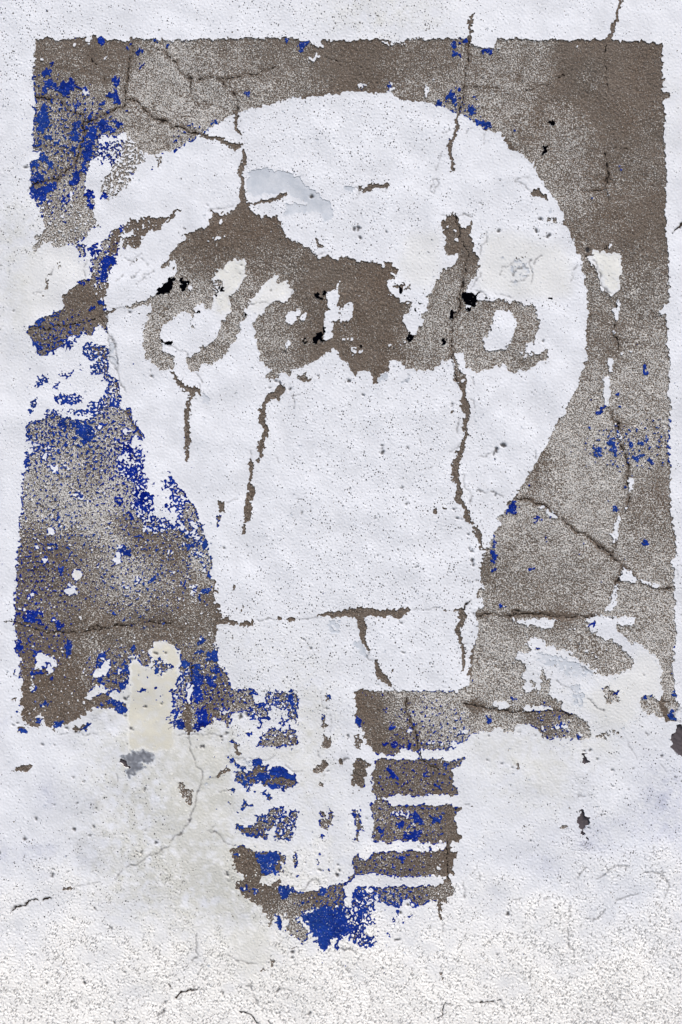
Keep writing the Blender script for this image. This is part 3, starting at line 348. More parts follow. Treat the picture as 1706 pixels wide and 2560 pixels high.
K([(900,0,10),(940,90,8),(985,140,9),(995,250,8),(1040,380,8),(1060,470,9),(1075,600,12),(1080,690,6)],1);K([(1080,790,5),(1070,850,6),(1050,960,5)],1);K([(30,820,5),(180,830,8),(270,860,9),(330,910,12),(430,985,9),(540,1060,9),(640,1140,10),(740,1190,9),(820,1260,12),(900,1330,12),(960,1390,12),(1020,1440,12),(1090,1480,12),(1160,1560,9),(1250,1600,7),(1330,1640,5),(1480,1645,5)],1);K([(960,1220,7),(930,1320,8)],1);K([(1000,1450,18),(1005,1510,14),(960,1600,7),(950,1700,4)],1)
C_=0
K([(0,1865,7),(150,1870,7),(280,1865,5)],1)
P(1430,85,7);L([(215,470),(222,380)]);L([(1500,1460),(1530,1520),(1515,1550)])
S(700,350,400,.68);S(700,800,400,.68);S(250,650,150,.4);S(400,1200,300,.68);S(300,1550,300,.45);S(1250,850,200,.35);S(1250,1050,200,.5);S(1200,1300,200,.58);S(1200,1750,250,.66);S(600,1500,250,.58);S(150,1750,200,.45);S(1250,200,200,.58);S(280,420,60,.1);S(1020,150,60,.2)
T(0,1536)
C([(140,-30),(1600,-30),(1600,240),(1500,235),(1430,250),(1400,310),(1370,360),(1390,410),(1360,480),(1290,480),(1270,420),(1250,370),(1180,380),(1200,450),(1190,590),(1170,640),(1130,720),(1060,700),(1000,740),(1060,790),(1170,830),(1165,910),(1090,910),(1040,860),(920,860),(830,870),(800,930),(700,970),(620,1000),(560,1030),(500,1050),(430,1040),(410,960),(380,1000),(370,1040),(300,1040),(240,1010),(190,960),(200,870),(190,790),(200,690),(215,600),(190,450),(160,370),(135,340),(140,200)],.93)
W([(340,400),(360,360),(420,370),(470,410),(540,430),(490,470),(480,530),(440,560),(450,480),(410,460),(390,500),(330,490)]);C([(400,490),(440,430),(470,450),(430,510)],.7);W([(850,540),(940,500),(960,430),(1010,420),(1010,490),(940,560),(870,570)]);W([(880,680),(950,640),(980,690),(900,740),(830,790),(790,780),(820,710),(860,720)]);W([(1030,720),(1080,680),(1100,730),(1150,760),(1080,790),(1040,770)]);W([(270,660),(320,640),(320,690),(280,700)],.8);W([(300,540),(330,530),(330,570),(300,570)]);W([(750,790),(780,790),(770,820)]);W([(1095,505),(1135,500),(1130,535),(1100,535)]);W([(350,930),(385,920),(385,960),(350,955)]);W([(760,500),(780,500),(775,530)]);W([(170,400),(210,400),(200,430)]);W([(890,380),(950,370),(930,420)],.6);W([(850,650),(860,600),(880,640)],.6)
C([(150,1050),(190,1025),(250,1035),(240,1080),(170,1080)]);C([(430,1040),(460,1065),(520,1075),(510,1090),(440,1075)],.9);C([(680,1020),(730,1020),(790,1000),(850,970),(840,1030),(800,1080),(680,1080)],.8);C([(115,770),(160,740),(160,800),(130,800)],.7);C([(120,880),(160,880),(155,915)],.8);C([(160,830),(200,815),(200,855)],.9);C([(115,520),(145,540),(125,575)]);C([(160,545),(220,530),(220,570),(170,575)],.8);P(167,1000,14);P(630,1040,18);P(130,1010,10)
B([(190,0),(320,0),(330,60),(310,100),(250,70),(200,50)],.75);B([(490,30),(510,20),(560,80),(600,90),(570,140),(540,150),(490,70)]);B([(410,80),(440,110),(420,140)]);B([(340,10),(380,40),(380,120),(360,120)],.6);B([(140,250),(180,220),(190,300),(250,350),(160,340),(135,330)],.85);B([(140,150),(170,140),(160,200)],.7);B([(590,250),(620,230),(660,235),(665,300),(640,380),(590,390),(600,320)]);B([(330,340),(360,310),(380,350),(340,380),(330,440),(310,400)]);B([(400,330),(430,320),(470,380),(440,360)]);B([(300,500),(400,510),(410,540),(340,550),(340,600),(290,560)],.8);B([(400,470),(450,440),(460,480),(420,490)],.8);B([(440,570),(510,590),(480,610)],.8);B([(270,670),(380,680),(330,700),(280,730)],.75);B([(390,790),(440,790),(450,830),(430,850),(380,850)],.7);B([(310,960),(350,950),(390,990),(360,1020),(330,1000)]);B([(500,990),(580,960),(590,1010),(530,1040),(460,1030)],.85);B([(180,1040),(250,1035),(240,1080),(170,1080)],.7);B([(780,1010),(840,990),(800,1070),(770,1060)],.7);B([(890,570),(930,580),(960,610),(900,640)],.9);B([(860,450),(960,430),(930,480),(870,510)],.6);B([(1140,450),(1190,460),(1190,530),(1100,560)],.7);B([(1100,610),(1180,600),(1140,700),(1090,680)],.7);B([(970,700),(1030,720),(1010,760)],.9);B([(980,760),(1080,800),(1170,860),(1160,910),(1090,900),(1000,800)],.75);B([(1190,290),(1240,270),(1240,330),(1200,320)],.8);B([(1205,40),(1235,30),(1230,55)]);B([(1150,250),(1165,240),(1155,280)]);B([(240,790),(340,770),(330,800),(250,800)],.7);B([(920,790),(950,850),(930,860)],.8);B([(680,310),(710,310),(700,330)]);B([(260,960),(290,960),(270,1010)],.7);B([(600,590),(640,590),(610,605)],.9);B([(890,10),(920,10),(905,25)]);B([(600,40),(650,40),(640,60)],.7);B([(200,210),(290,210),(270,240),(210,230)],.7);B([(1420,500),(1460,510),(1490,570),(1460,570)],.7);B([(870,380),(980,340),(960,410),(890,410)],.5);B([(690,730),(720,715),(715,735)]);B([(520,400),(560,390),(550,410)],.8)
B([(120,880),(160,880),(155,915)],.8);B([(160,830),(200,815),(200,855)],.7);B([(115,520),(145,540),(125,575)],.9);B([(1265,680),(1300,675),(1285,710)],.9)
Y([(1430,250),(1500,235),(1600,240),(1600,400),(1480,430),(1390,470),(1380,380)],1.3);Y([(1200,360),(1270,370),(1270,470),(1400,480),(1600,560),(1600,1250),(1420,1270),(1300,1240),(1170,1260),(1165,900),(1190,600)],1.1)
C([(1400,440),(1480,380),(1510,400),(1520,440),(1600,450),(1600,520),(1500,540),(1480,590),(1420,540),(1390,480)],.6);M([(1345,560),(1385,560),(1370,600)],.4);M([(1270,680),(1370,670),(1370,710),(1270,715)],.6);C([(1425,660),(1440,655),(1465,685),(1435,690)],.8);M([(1440,760),(1500,760),(1500,820),(1470,790)],.5);M([(1530,700),(1600,690),(1600,740)],.6);M([(1520,940),(1600,930),(1600,1050),(1550,1050)],.4);P(1420,372,14);P(1520,355,14);P(1225,412,12);P(1498,520,14);P(1330,845,10);P(1197,1045,16);P(1145,945,12);P(1160,775,14);P(1180,750,10);P(1165,1180,8);P(1490,820,12)
Q([(1080,1320),(1110,1330),(1160,1360),(1205,1400),(1190,1430),(1140,1400)],1);G([(1100,1310),(1180,1280),(1320,1250),(1410,1290),(1400,1340),(1320,1360),(1260,1360),(1330,1410),(1250,1440),(1200,1510),(1160,1450),(1200,1400)],2.4)
C([(125,1430),(180,1390),(300,1375),(305,1405),(265,1415),(250,1450),(140,1445)])
K([(60,70,14),(130,60,16),(180,75,8),(260,115,6),(340,155,7),(450,180,6),(550,165,7),(650,160,7),(760,175,7),(860,150,7),(930,120,6),(1000,130,6),(1100,100,7),(1250,95,6),(1450,75,6),(1568,75,7)],1);K([(820,140,5),(900,105,5),(950,130,4)],1)
L([(530,1100),(610,1100)]);L([(670,1098),(880,1100)]);L([(1075,1450),(1075,1540)]);H(440,1640,80,120,.7);H(560,1180,120,40,.3);H(880,940,80,40,.5);H(1020,1010,60,80,.6);H(860,1720,60,80,.5);H(1250,1680,120,100,.3);H(0,1000,80,80,.4);H(1050,1560,40,60,.5);H(700,1780,300,100,.25)
P(370,1200,10);P(500,1200,7);P(775,1195,7);P(668,1492,8);P(790,1525,7);P(715,1735,10);P(895,1778,10);P(340,1868,12);P(740,1825,8);P(490,1415,7);P(1340,1612,10);P(510,1745,8);P(1070,1660,8)
S(600,700,300,.05);S(450,300,120,.05);S(800,350,150,.5);S(1200,150,250,.35);S(850,580,120,.5);S(750,850,80,.3);S(500,60,300,.2);S(1050,320,150,.35);S(250,550,100,.1);S(1480,120,150,.15);S(950,250,120,.45)
T(427,1536)
C([(-30,-30),(460,-30),(470,30),(560,40),(640,60),(740,55),(780,60),(760,100),(640,110),(530,90),(430,95),(420,200),(435,300),(445,400),(440,460),(490,500),(520,560),(570,650),(610,690),(780,680),(800,740),(760,750),(800,820),(830,860),(740,900),(600,905),(540,910),(560,950),(530,1080),(490,1000),(480,960),(390,970),(380,1010),(240,1080),(140,1085),(30,1030),(10,850),(0,690),(80,640),(70,540),(90,420),(80,350),(20,290),(-30,270)],.92)
W([(160,640),(190,640),(190,740),(170,830),(150,800)]);W([(360,140),(380,150),(360,220)]);W([(350,290),(380,260),(430,270),(420,300)],.8);W([(440,870),(520,860),(520,910),(450,900)],.8);W([(745,745),(800,740),(830,800),(790,800)]);W([(205,410),(220,410),(215,450)]);M([(60,540),(170,440),(170,560),(100,650),(0,690),(20,1020),(100,1060),(140,1000),(100,900),(60,800)],.62)
B([(340,330),(430,305),(445,390),(430,450),(350,430),(335,390)],.95);B([(380,460),(430,460),(470,550),(410,570),(380,520)],.9);B([(90,430),(160,420),(175,480),(120,510),(90,480)],.8);B([(215,520),(220,440),(250,430),(270,460),(250,540),(290,580),(280,660),(310,780),(250,810),(200,780),(200,620)],.9);B([(280,570),(370,560),(420,590),(420,670),(350,680),(340,600)],.6);B([(210,880),(300,850),(330,880),(340,940),(380,970),(330,1040),(300,1020),(240,1070),(180,1040),(240,1000),(240,920)]);B([(30,960),(120,960),(140,1050),(60,1050)],.6);B([(20,880),(100,880),(60,950),(20,920)],.55);B([(270,190),(290,180),(300,230),(340,260),(290,260),(250,300)],.75);B([(370,240),(410,195),(415,230)],.9);B([(280,105),(300,100),(295,125)]);B([(240,130),(270,130),(260,150)],.8);B([(230,360),(280,310),(290,350),(240,390)],.7);B([(690,690),(730,680),(770,700),(820,750),(780,740),(730,715)]);B([(720,860),(760,870),(740,900),(760,940),(810,960),(760,975),(730,920)]);B([(800,820),(860,800),(870,850),(830,880)],.9);B([(870,770),(920,755),(920,780)],.9);B([(950,770),(980,760),(1020,820),(970,830)],.9);B([(960,700),(1040,700),(1010,750)],.6);B([(1060,720),(1110,720),(1120,830),(1160,900),(1130,910),(1090,820)],.75);B([(860,930),(920,940),(910,970),(870,965)],.9);B([(810,1000),(850,1000),(830,1060),(790,1070)],.8);B([(680,1080),(740,1060),(750,1110),(720,1100)],.9);B([(550,860),(560,890),(600,905),(560,905)]);B([(1020,890),(1030,910),(1005,900)]);B([(780,1130),(830,1140),(800,1170)],.8)
B([(500,1310),(560,1320),(610,1360),(690,1400),(670,1430),(610,1390)]);B([(740,1330),(830,1320),(840,1380),(780,1390),(740,1380)]);B([(920,1400),(1030,1395),(1080,1450),(1170,1510),(1140,1520),(1060,1500),(980,1490),(900,1450)]);B([(770,1490),(820,1460),(910,1460),(920,1500),(860,1530),(780,1520)],.95);B([(640,1490),(700,1470),(710,1510),(750,1540),(730,1570),(640,1560)],.7);B([(890,1560),(980,1560),(1060,1590),(1040,1630),(930,1620)],.7);B([(1130,1540),(1170,1520),(1160,1570)],.7)
C([(590,1440),(730,1440),(760,1390),(830,1400),(920,1380),(890,1430),(900,1460),(1000,1480),(1140,1510),(1170,1520),(1160,1560),(1090,1590),(1000,1600),(920,1640),(890,1600),(830,1570),(820,1530),(740,1580),(640,1570),(620,1530),(590,1510)],.95);C([(555,1440),(640,1435),(620,1460),(580,1460)]);C([(740,1330),(830,1320),(840,1380),(740,1390)]);C([(500,1310),(560,1320),(610,1360),(690,1400),(670,1430),(610,1390)]);C([(900,1450),(920,1400),(1030,1395),(1080,1450),(1170,1510),(1100,1520)])
C([(850,700),(960,690),(1040,700),(1180,695),(1180,800),(1150,900),(1180,940),(1175,1020),(1130,960),(1080,980),(1060,880),(960,850),(930,830),(900,900),(930,970),(850,970),(730,960),(710,870),(780,850),(860,800)],.72)
C([(840,1090),(900,1050),(960,1040),(1020,1060),(1060,1100),(1120,1150),(1170,1160),(1170,1220),(1040,1220),(1000,1230),(780,1210),(800,1170),(840,1150)],.85);M([(1030,1040),(1170,1050),(1160,1160),(1040,1140)],.7);M([(680,1070),(760,1070),(740,1110)],.6);M([(930,950),(1100,940),(1100,1040),(1000,1010)],.55);M([(800,980),(860,990),(840,1060),(790,1070)],.6)
C([(530,1160),(580,1140),(610,1180),(640,1190),(610,1220),(560,1200)]);K([(600,1200,16),(625,1270,14)],2);P(465,1130,22);C([(380,1060),(410,1060),(400,1080)]);C([(430,1060),(460,1070),(440,1085)]);P(470,1175,12);P(300,1205,24);P(250,1230,8);P(635,940,22);P(705,925,24);P(515,1100,12)
K([(430,1500,12),(470,1450,22),(520,1435,12)],2);C([(520,1590),(590,1590),(600,1625),(560,1640),(525,1620)]);C([(690,1600),(740,1600),(790,1630),(880,1620),(900,1640),(750,1640),(690,1620)],.9);C([(840,1640),(890,1640),(930,1690),(910,1710),(870,1680)]);C([(640,1690),(680,1690),(700,1730),(760,1730),(790,1770),(700,1760),(680,1800),(650,1790),(670,1740)],.9);C([(520,1720),(580,1730),(600,1760),(540,1760)],.7);C([(590,1810),(640,1810),(610,1850)],.8);C([(900,1740),(930,1750),(910,1770)]);C([(910,1780),(960,1760),(1050,1750),(1060,1800),(1000,1850),(1170,1760),(1170,1900),(780,1900),(780,1850),(880,1830)],.8);B([(840,1840),(900,1820),(890,1880),(830,1880)],.7);B([(1000,1830),(1080,1800),(1060,1860)],.6)
C([(1410,740),(1480,735),(1480,800),(1450,770),(1410,800)],.8);P(1438,850,14);C([(1385,920),(1420,925),(1410,960),(1450,1000),(1420,1040),(1385,1060)]);C([(1390,1090),(1420,1110),(1440,1140),(1470,1090),(1470,1190),(1430,1230),(1380,1230),(1370,1170),(1400,1150)]);B([(1385,925),(1420,925),(1410,955)]);B([(1395,1100),(1420,1110),(1410,1150)],.9);B([(1410,740),(1480,735),(1480,800)],.4)
C([(1320,1400),(1380,1390),(1390,1340),(1460,1360),(1460,1390),(1400,1440),(1350,1460),(1310,1430)]);C([(1510,1345),(1590,1340),(1590,1380),(1540,1375)]);C([(1330,1540),(1380,1540),(1400,1520),(1420,1580),(1390,1590)],.9);P(1450,1440,10);P(1408,1490,12);C([(1440,1820),(1500,1790),(1510,1820),(1480,1900),(1440,1870)]);C([(1370,1790),(1400,1800),(1430,1840),(1420,1900),(1370,1900)],.6);B([(1410,1830),(1440,1820),(1430,1880)],.8)
C([(970,40),(1000,15),(1040,30),(1010,55)]);C([(1075,40),(1120,20),(1165,35),(1130,60),(1080,55)]);L([(780,60),(970,45)]);L([(1160,40),(1350,30)]);C([(1350,20),(1390,-10),(1600,-20),(1600,40),(1530,30),(1480,35),(1440,15)]);C([(510,120),(530,110),(530,140)]);C([(575,220),(600,215),(605,245),(585,245)]);P(1290,315,14);P(1217,230,10)
K([(165,830,26),(150,920,36),(155,1000,24),(175,1090,12)],2);C([(185,430),(215,430),(200,600),(160,660),(180,560)]);K([(200,430,8),(185,640,7)],1)
L([(172,1090),(185,1250),(230,1370),(300,1450),(265,1520),(245,1700),(190,1810),(180,1880)],5);L([(70,1100),(250,1105),(500,1105)],3);L([(500,1305),(830,1330),(960,1310)]);L([(1030,1395),(1120,1430),(1220,1437)]);L([(340,1520),(430,1500)]);L([(440,1615),(520,1615)]);L([(1340,1250),(1370,1310)]);L([(1385,690),(1385,1000)],2);L([(1475,900),(1475,1100)],2)
Y([(-30,270),(20,290),(80,350),(90,420),(60,520),(80,640),(0,690),(10,860),(20,1020),(0,1100),(-30,1250)],1.2);Y([(-30,1100),(500,1100),(560,1250),(520,1440),(600,1650),(520,1900),(-30,1900)],.75);Y([(640,1240),(1180,1230),(1170,1300),(1150,1440),(1000,1330),(660,1310)],.7);G([(650,1330),(740,1330),(720,1420),(680,1390)],.6);Y([(1190,700),(1380,700),(1380,1600),(1190,1600)],.35);G([(1420,60),(1560,50),(1560,180),(1460,180)],.5);G([(290,1540),(350,1545),(330,1620)],.5);W([(60,1540),(200,1600),(220,1780),(100,1700)],.2)
S(150,130,200,.4);S(350,200,120,.35);S(450,780,120,.25);S(650,800,120,.5);S(100,800,100,.6);S(900,1120,90,.45);S(1000,1450,120,.0);S(500,50,80,.05)
T(853,1536)
C([(125,700),(170,690),(300,700),(480,700),(580,710),(700,705),(1090,705),(1120,680),(1170,650),(1180,580),(1170,500),(1200,470),(1190,390),(1220,320),(1250,150),(1250,60),(1230,-30),(1600,-30),(1600,1070),(1530,1080),(1400,1020),(1390,1090),(1370,1060),(1280,1080),(1210,1090),(1130,1180),(1060,1190),(1020,1150),(1000,1220),(1100,1230),(1040,1240),(890,1245),(730,1240),(740,1340),(710,1330),(700,1270),(640,1240),(560,1250),(490,1280),(420,1300),(380,1280),(300,1270),(300,1210),(240,1190),(210,1100),(190,1040),(130,990),(130,800)])
W([(730,1150),(770,1170),(860,1130),(870,1200),(760,1210)],.6);W([(880,1170),(1010,1150),(1000,1210),(890,1220)],.4);W([(590,1070),(650,1040),(660,1080),(620,1090)]);W([(1090,1040),(1150,1040),(1200,1080),(1130,1100),(1060,1140),(1060,1080)],.8);W([(1410,800),(1480,790),(1560,830),(1560,860),(1440,860),(1410,840)]);W([(1530,40),(1600,20),(1600,50)]);W([(575,760),(590,760),(585,800)]);W([(520,1230),(600,1220),(620,1240),(560,1245)])
C([(120,1110),(165,1090),(210,1130),(190,1240),(150,1240),(120,1200)],.7);C([(115,1340),(180,1320),(230,1350),(270,1390),(220,1420),(245,1470),(210,1500),(210,1600),(160,1590),(95,1560),(110,1450)]);W([(130,1350),(160,1350),(150,1385)],.6);C([(90,1780),(190,1770),(190,1880),(110,1900),(100,1830)],.55);C([(140,1305),(165,1305),(150,1320)]);P(70,1125,14)
C([(320,1325),(420,1330),(600,1325),(740,1335),(860,1325),(1010,1330),(1160,1330),(1130,1360),(1050,1405),(1015,1420),(1020,1530),(1085,1650),(1030,1670),(1000,1650),(900,1665),(700,1665),(540,1660),(380,1670),(320,1685),(280,1620),(290,1490),(310,1400)]);W([(870,1340),(960,1340),(900,1380)],.6)
C([(320,1700),(460,1720),(460,1760),(560,1745),(680,1750),(800,1740),(900,1755),(1100,1760),(1100,1780),(1040,1850),(1030,1900),(290,1900),(270,1760)]);W([(400,1820),(600,1790),(660,1830),(640,1900),(500,1900)],.45)
B([(180,720),(230,715),(210,750)],.8);B([(280,725),(320,730),(300,745)],.8);B([(365,735),(400,730),(385,755)],.9);B([(390,830),(430,845),(420,870),(370,900),(400,860)],.9);B([(300,930),(335,930),(320,950)]);B([(130,980),(160,920),(180,970),(195,1050),(160,1010)],.8);B([(455,1010),(470,960),(480,1010),(520,1020),(510,1050),(460,1045)],.85);B([(345,1200),(390,1165),(430,1180),(420,1210)]);B([(440,1170),(510,1160),(515,1200),(470,1225)]);B([(550,1160),(590,1135),(595,1170)]);B([(610,1180),(660,1175),(620,1215)]);B([(540,1200),(570,1195),(555,1225)]);B([(720,1135),(735,1170),(765,1195),(740,1190)]);B([(1330,960),(1340,930),(1380,935),(1375,990),(1340,990)]);B([(1280,1050),(1310,1035),(1300,1080)]);B([(1510,1060),(1540,1055),(1520,1080)]);B([(1510,470),(1530,480),(1525,515),(1510,500)],.9);B([(1160,655),(1190,610),(1205,620),(1180,650)],.8);B([(1230,270),(1245,260),(1235,295)],.8);B([(1550,760),(1600,755),(1600,790),(1560,780)]);B([(870,1140),(930,1130),(910,1170),(870,1185)],.6);B([(1030,1150),(1060,1190),(1120,1180),(1060,1195)],.7);B([(160,1130),(170,1170),(145,1175)],.8)
B([(410,1420),(450,1400),(480,1440),(520,1470),(520,1530),(470,1510),(430,1470)],.9);B([(410,1530),(440,1520),(430,1560)],.7);B([(490,1560),(515,1550),(505,1585)]);B([(470,1620),(500,1600),(510,1630),(480,1645)]);B([(340,1500),(365,1480),(350,1530)],.9);B([(720,1500),(770,1460),(820,1460),(800,1510),(760,1500)],.95);B([(935,1380),(970,1355),(990,1380),(960,1410)]);B([(865,1550),(880,1520),(920,1560),(890,1575)]);B([(855,1615),(880,1600),(895,1630)]);B([(610,1430),(635,1425),(625,1450)],.8);B([(1025,1385),(1050,1380),(1040,1400)],.9);B([(370,1810),(390,1785),(410,1820),(390,1840)],.9);B([(640,1840),(700,1820),(750,1830),(760,1900),(660,1900)],.8);B([(820,1850),(860,1830),(860,1870),(910,1850),(930,1810),(945,1870),(880,1900),(820,1900)],.85);B([(1040,1800),(1100,1765),(1080,1800),(1045,1830)]);B([(480,1820),(510,1810),(500,1830)],.7);B([(570,1840),(590,1840),(580,1870)],.7);B([(110,1840),(160,1790),(150,1850),(120,1870)],.6);B([(130,1350),(160,1340),(150,1370)],.7)
K([(175,-20,90),(180,40,70),(190,110,54),(195,180,44),(215,240,50),(220,290,34),(240,330,8)],2);C([(-20,-30),(340,-30),(340,15),(230,30),(130,10),(-20,15)]);C([(440,-30),(575,-30),(575,15),(520,40),(480,45),(460,10)]);L([(240,330),(270,400)],5);L([(270,400),(310,440)],5);K([(310,445,22),(350,510,56),(370,560,40),(400,590,56),(430,640,26)],2);L([(465,670),(480,695)],10)
K([(1105,-20,30),(1110,40,28),(1090,90,36),(1075,140,34),(1095,210,20),(1110,300,18),(1120,400,22),(1130,500,14)],2);C([(1100,-20),(1200,10),(1180,25),(1110,20)]);L([(1130,262),(1220,275)],4);C([(435,520),(470,490),(500,505),(490,525),(460,515)],.7);L([(1180,0),(1235,20)])
K([(590,770,5),(600,900,9),(650,1020,12),(690,1110,12),(710,1230,14),(730,1330,14)],1);K([(720,1340,6),(800,1370,6),(900,1420,6)],1);K([(1120,820,9),(1260,840,14),(1380,860,12),(1440,885,6),(1568,880,8)],1);K([(1230,5,12),(1400,5,10),(1568,15,10)],1)
L([(0,1350),(70,1330)],6);L([(1130,1750),(1180,1745)]);C([(1175,1770),(1230,1768),(1220,1785)]);P(1350,1338,10);P(1478,1378,10);P(1555,1400,10);P(1358,1133,8);P(345,660,8);P(745,155,8);P(580,350,9);P(550,75,8)
Y([(560,1240),(680,1260),(700,1310),(420,1320),(330,1300)],.6);Y([(740,1250),(1100,1245),(1180,1230),(1150,1320),(740,1320)],.45);Y([(400,1670),(1090,1680),(1090,1740),(460,1740)],.35);Y([(1130,1180),(1600,1080),(1600,1350),(1300,1350)],.3);G([(100,220),(180,240),(230,340),(270,400),(200,390),(130,300)],.7);H(20,1320,60,60,.4)
S(250,900,150,.05);S(480,900,100,.45);S(800,900,300,.72);S(1350,300,250,.68);S(1400,650,250,.66);S(300,1100,100,.2);S(500,1230,150,.05);S(650,800,60,.4);S(680,1450,250,.15);S(400,1500,150,.25);S(950,1600,120,.1);S(150,1450,120,.0);S(450,1830,150,.45);S(1250,840,60,.1);S(700,1550,120,.4);S(1400,1000,120,.6)
T(1279,1536)
C([(-30,-30),(1500,-30),(1510,100),(1520,200),(1490,280),(1490,420),(1460,490),(1490,530),(1495,650),(1500,780),(1540,800),(1510,880),(1500,990),(1430,980),(1410,960),(1330,920),(1260,920),(1180,860),(1180,780),(1210,740),(1300,740),(1340,800),(1370,780),(1390,700),(1370,620),(1380,500),(1370,420),(1270,350),(1190,280),(1080,250),(1010,180),(940,130),(950,70),(1010,100),(1110,100),(1130,30),(1060,10),(1000,0),(800,10),(700,40),(640,70),(540,100),(460,150),(390,140),(380,70),(460,40),(400,40),(240,25),(150,50),(0,40),(-30,60)])
C([(-30,60),(390,140),(460,150),(640,70),(700,60),(720,160),(770,160),(830,210),(900,240),(990,260),(1060,350),(1110,390),(1140,460),(1080,510),(1030,490),(990,560),(860,570),(770,540),(680,450),(580,410),(540,350),(470,320),(390,340),(420,300),(330,280),(280,250),(240,210),(170,215),(130,290),(190,300),(180,340),(50,350),(40,400),(110,440),(150,500),(100,560),(140,620),(100,680),(160,720),(200,700),(160,620),(210,600),(210,700),(260,680),(270,620),(270,500),(300,510),(350,580),(370,640),(340,740),(420,770),(465,810),(460,870),(560,910),(660,930),(720,1000),(710,1060),(730,1140),(660,1150),(500,1140),(350,1140),(280,1130),(240,1070),(190,1020),(60,1000),(0,1050),(-30,1060)],.97)
W([(100,840),(180,840),(300,850),(420,860),(350,880),(240,885),(110,870)]);W([(390,1010),(500,1010),(510,1060),(440,1050),(400,1080)],.8);W([(680,330),(740,330),(720,360),(690,360)]);W([(240,1010),(330,1050),(320,1100),(270,1080)],.7);W([(600,1080),(650,1080),(680,1110),(640,1130)],.7);W([(600,915),(650,910),(700,980),(690,990)],.9);G([(320,1050),(380,1040),(380,1090),(340,1110)],.6)
C([(820,670),(870,660),(930,690),(990,710),(985,800),(920,800),(910,840),(860,830),(845,760)],.85);M([(780,1110),(850,1080),(920,1040),(970,1050),(990,1090),(920,1110),(850,1150),(790,1150)],.6);C([(380,455),(410,455),(440,515),(400,490)],.8);C([(215,310),(250,295),(270,320),(250,350)],.8);C([(150,430),(180,410),(190,470),(170,480)],.6);C([(345,360),(390,350),(390,365),(350,370)],.8);M([(970,1090),(1030,1140),(990,1150)],.4);M([(1520,810),(1560,820),(1530,870)],.3)
B([(710,80),(740,55),(770,60),(770,100),(750,150),(740,110),(705,130)]);B([(285,800),(310,790),(310,850),(290,840)]);B([(430,940),(455,930),(465,970),(435,975)]);B([(1440,900),(1470,870),(1510,880),(1500,980),(1440,960)],.8);B([(1465,720),(1490,680),(1510,700),(1510,770),(1480,740)]);B([(1195,770),(1210,740),(1290,740),(1300,750),(1240,770),(1210,785)],.9);B([(1045,360),(1075,370),(1060,400)],.8);B([(820,670),(850,665),(850,710),(830,700)],.7);B([(945,710),(990,715),(980,750),(945,740)],.8);B([(215,310),(250,295),(270,320),(250,345)],.7);B([(260,1030),(290,1040),(270,1050)],.8);B([(580,1090),(640,1110),(600,1140)],.5);B([(1480,300),(1500,290),(1490,330)],.7);B([(300,680),(320,690),(305,710)],.7);B([(1240,185),(1265,180),(1260,200)],.8);B([(60,1000),(120,1010),(80,1025)],.5);B([(400,460),(420,470),(420,500)],.6);B([(1100,190),(1130,200),(1110,210)],.6);B([(1475,540),(1495,540),(1485,580)],.7)
K([(-20,15,10),(150,5,16),(350,10,24),(500,25,26),(650,20,14),(790,10,6)],1);K([(-20,880,10),(130,890,10),(230,900,18),(330,880,18),(460,890,12),(550,930,5)],1);K([(1370,790,14),(1400,880,26),(1420,980,14)],2);K([(1380,800,5),(1568,800,3)],1)
Q([(1460,1100),(1500,1070),(1540,1010),(1600,1000),(1600,1300),(1560,1290),(1500,1260),(1455,1210),(1470,1150)],1);Q([(655,1360),(660,1290),(680,1270),(700,1320),(712,1330),(690,1375)],1);Q([(610,760),(630,730),(645,740),(635,770),(645,785),(620,795)],1);Q([(610,1780),(650,1790),(680,1840),(730,1890),(600,1890),(590,1860),(635,1840)],1);C([(15,1360),(70,1365),(60,1385),(85,1410),(55,1430),(30,1390)]);P(733,1247,16);P(672,1262,12);C([(735,820),(765,815),(795,835),(760,835)]);C([(825,860),(840,865),(840,880)]);L([(700,770),(750,820),(850,880)],5);L([(430,620),(610,715)],4);L([(1215,1070),(1255,1095)],8);L([(1060,1150),(1150,1340)],3);L([(620,475),(740,535)],4);P(915,32,12);P(1375,1305,12);P(70,1075,10);P(665,520,10);P(1115,1415,10);P(930,1580,10);P(1225,553,8);P(930,1435,7);P(780,1320,8);P(1070,1612,8);P(210,1105,7)
L([(1520,860),(1560,870)],5);O([(1510,890),(1570,880),(1600,950),(1540,990),(1500,985)]);L([(1370,1380),(1420,1450)],3);L([(600,1670),(720,1660)],3)
G([(220,350),(400,360),(560,420),(700,480),(780,550),(640,600),(500,560),(380,480),(250,450)],.55);G([(520,650),(640,640),(660,840),(580,850),(560,760)],.55);Y([(900,600),(1060,520),(1140,460),(1140,320),(1260,350),(1370,430),(1370,650),(1320,760),(1180,800),(1100,1000),(880,1060),(700,900),(660,800),(800,640)],.7);Y([(650,1170),(930,1150),(930,1260),(650,1250)],.6);Y([(100,1270),(480,1320),(480,1560),(350,1700),(150,1500)],.45);H(1400,1600,250,250,.45);H(1250,1350,150,150,.2);H(1350,1750,200,100,.4);H(650,1600,100,200,.2);H(430,570,150,80,.25);H(740,1500,90,60,.3)
S(200,150,300,.6);S(650,350,250,.6);S(900,450,150,.62);S(1250,130,250,.66);S(1430,600,120,.66);S(80,600,120,.62);S(300,950,120,.3);S(550,1020,150,.6);S(330,1090,100,.3);S(350,780,100,.6);S(770,400,80,.35);S(1250,830,80,.68);S(920,750,90,.6);S(450,30,80,.0)
T(0,2048)
P(230,165,20);P(10,295,18);P(487,463,14);P(482,508,12);P(1427,225,16);P(858,72,10);P(825,148,8);P(690,85,10);P(1310,300,10);P(1330,97,9);P(410,358,8);P(40,550,8);P(1555,1505,14);P(625,485,8)
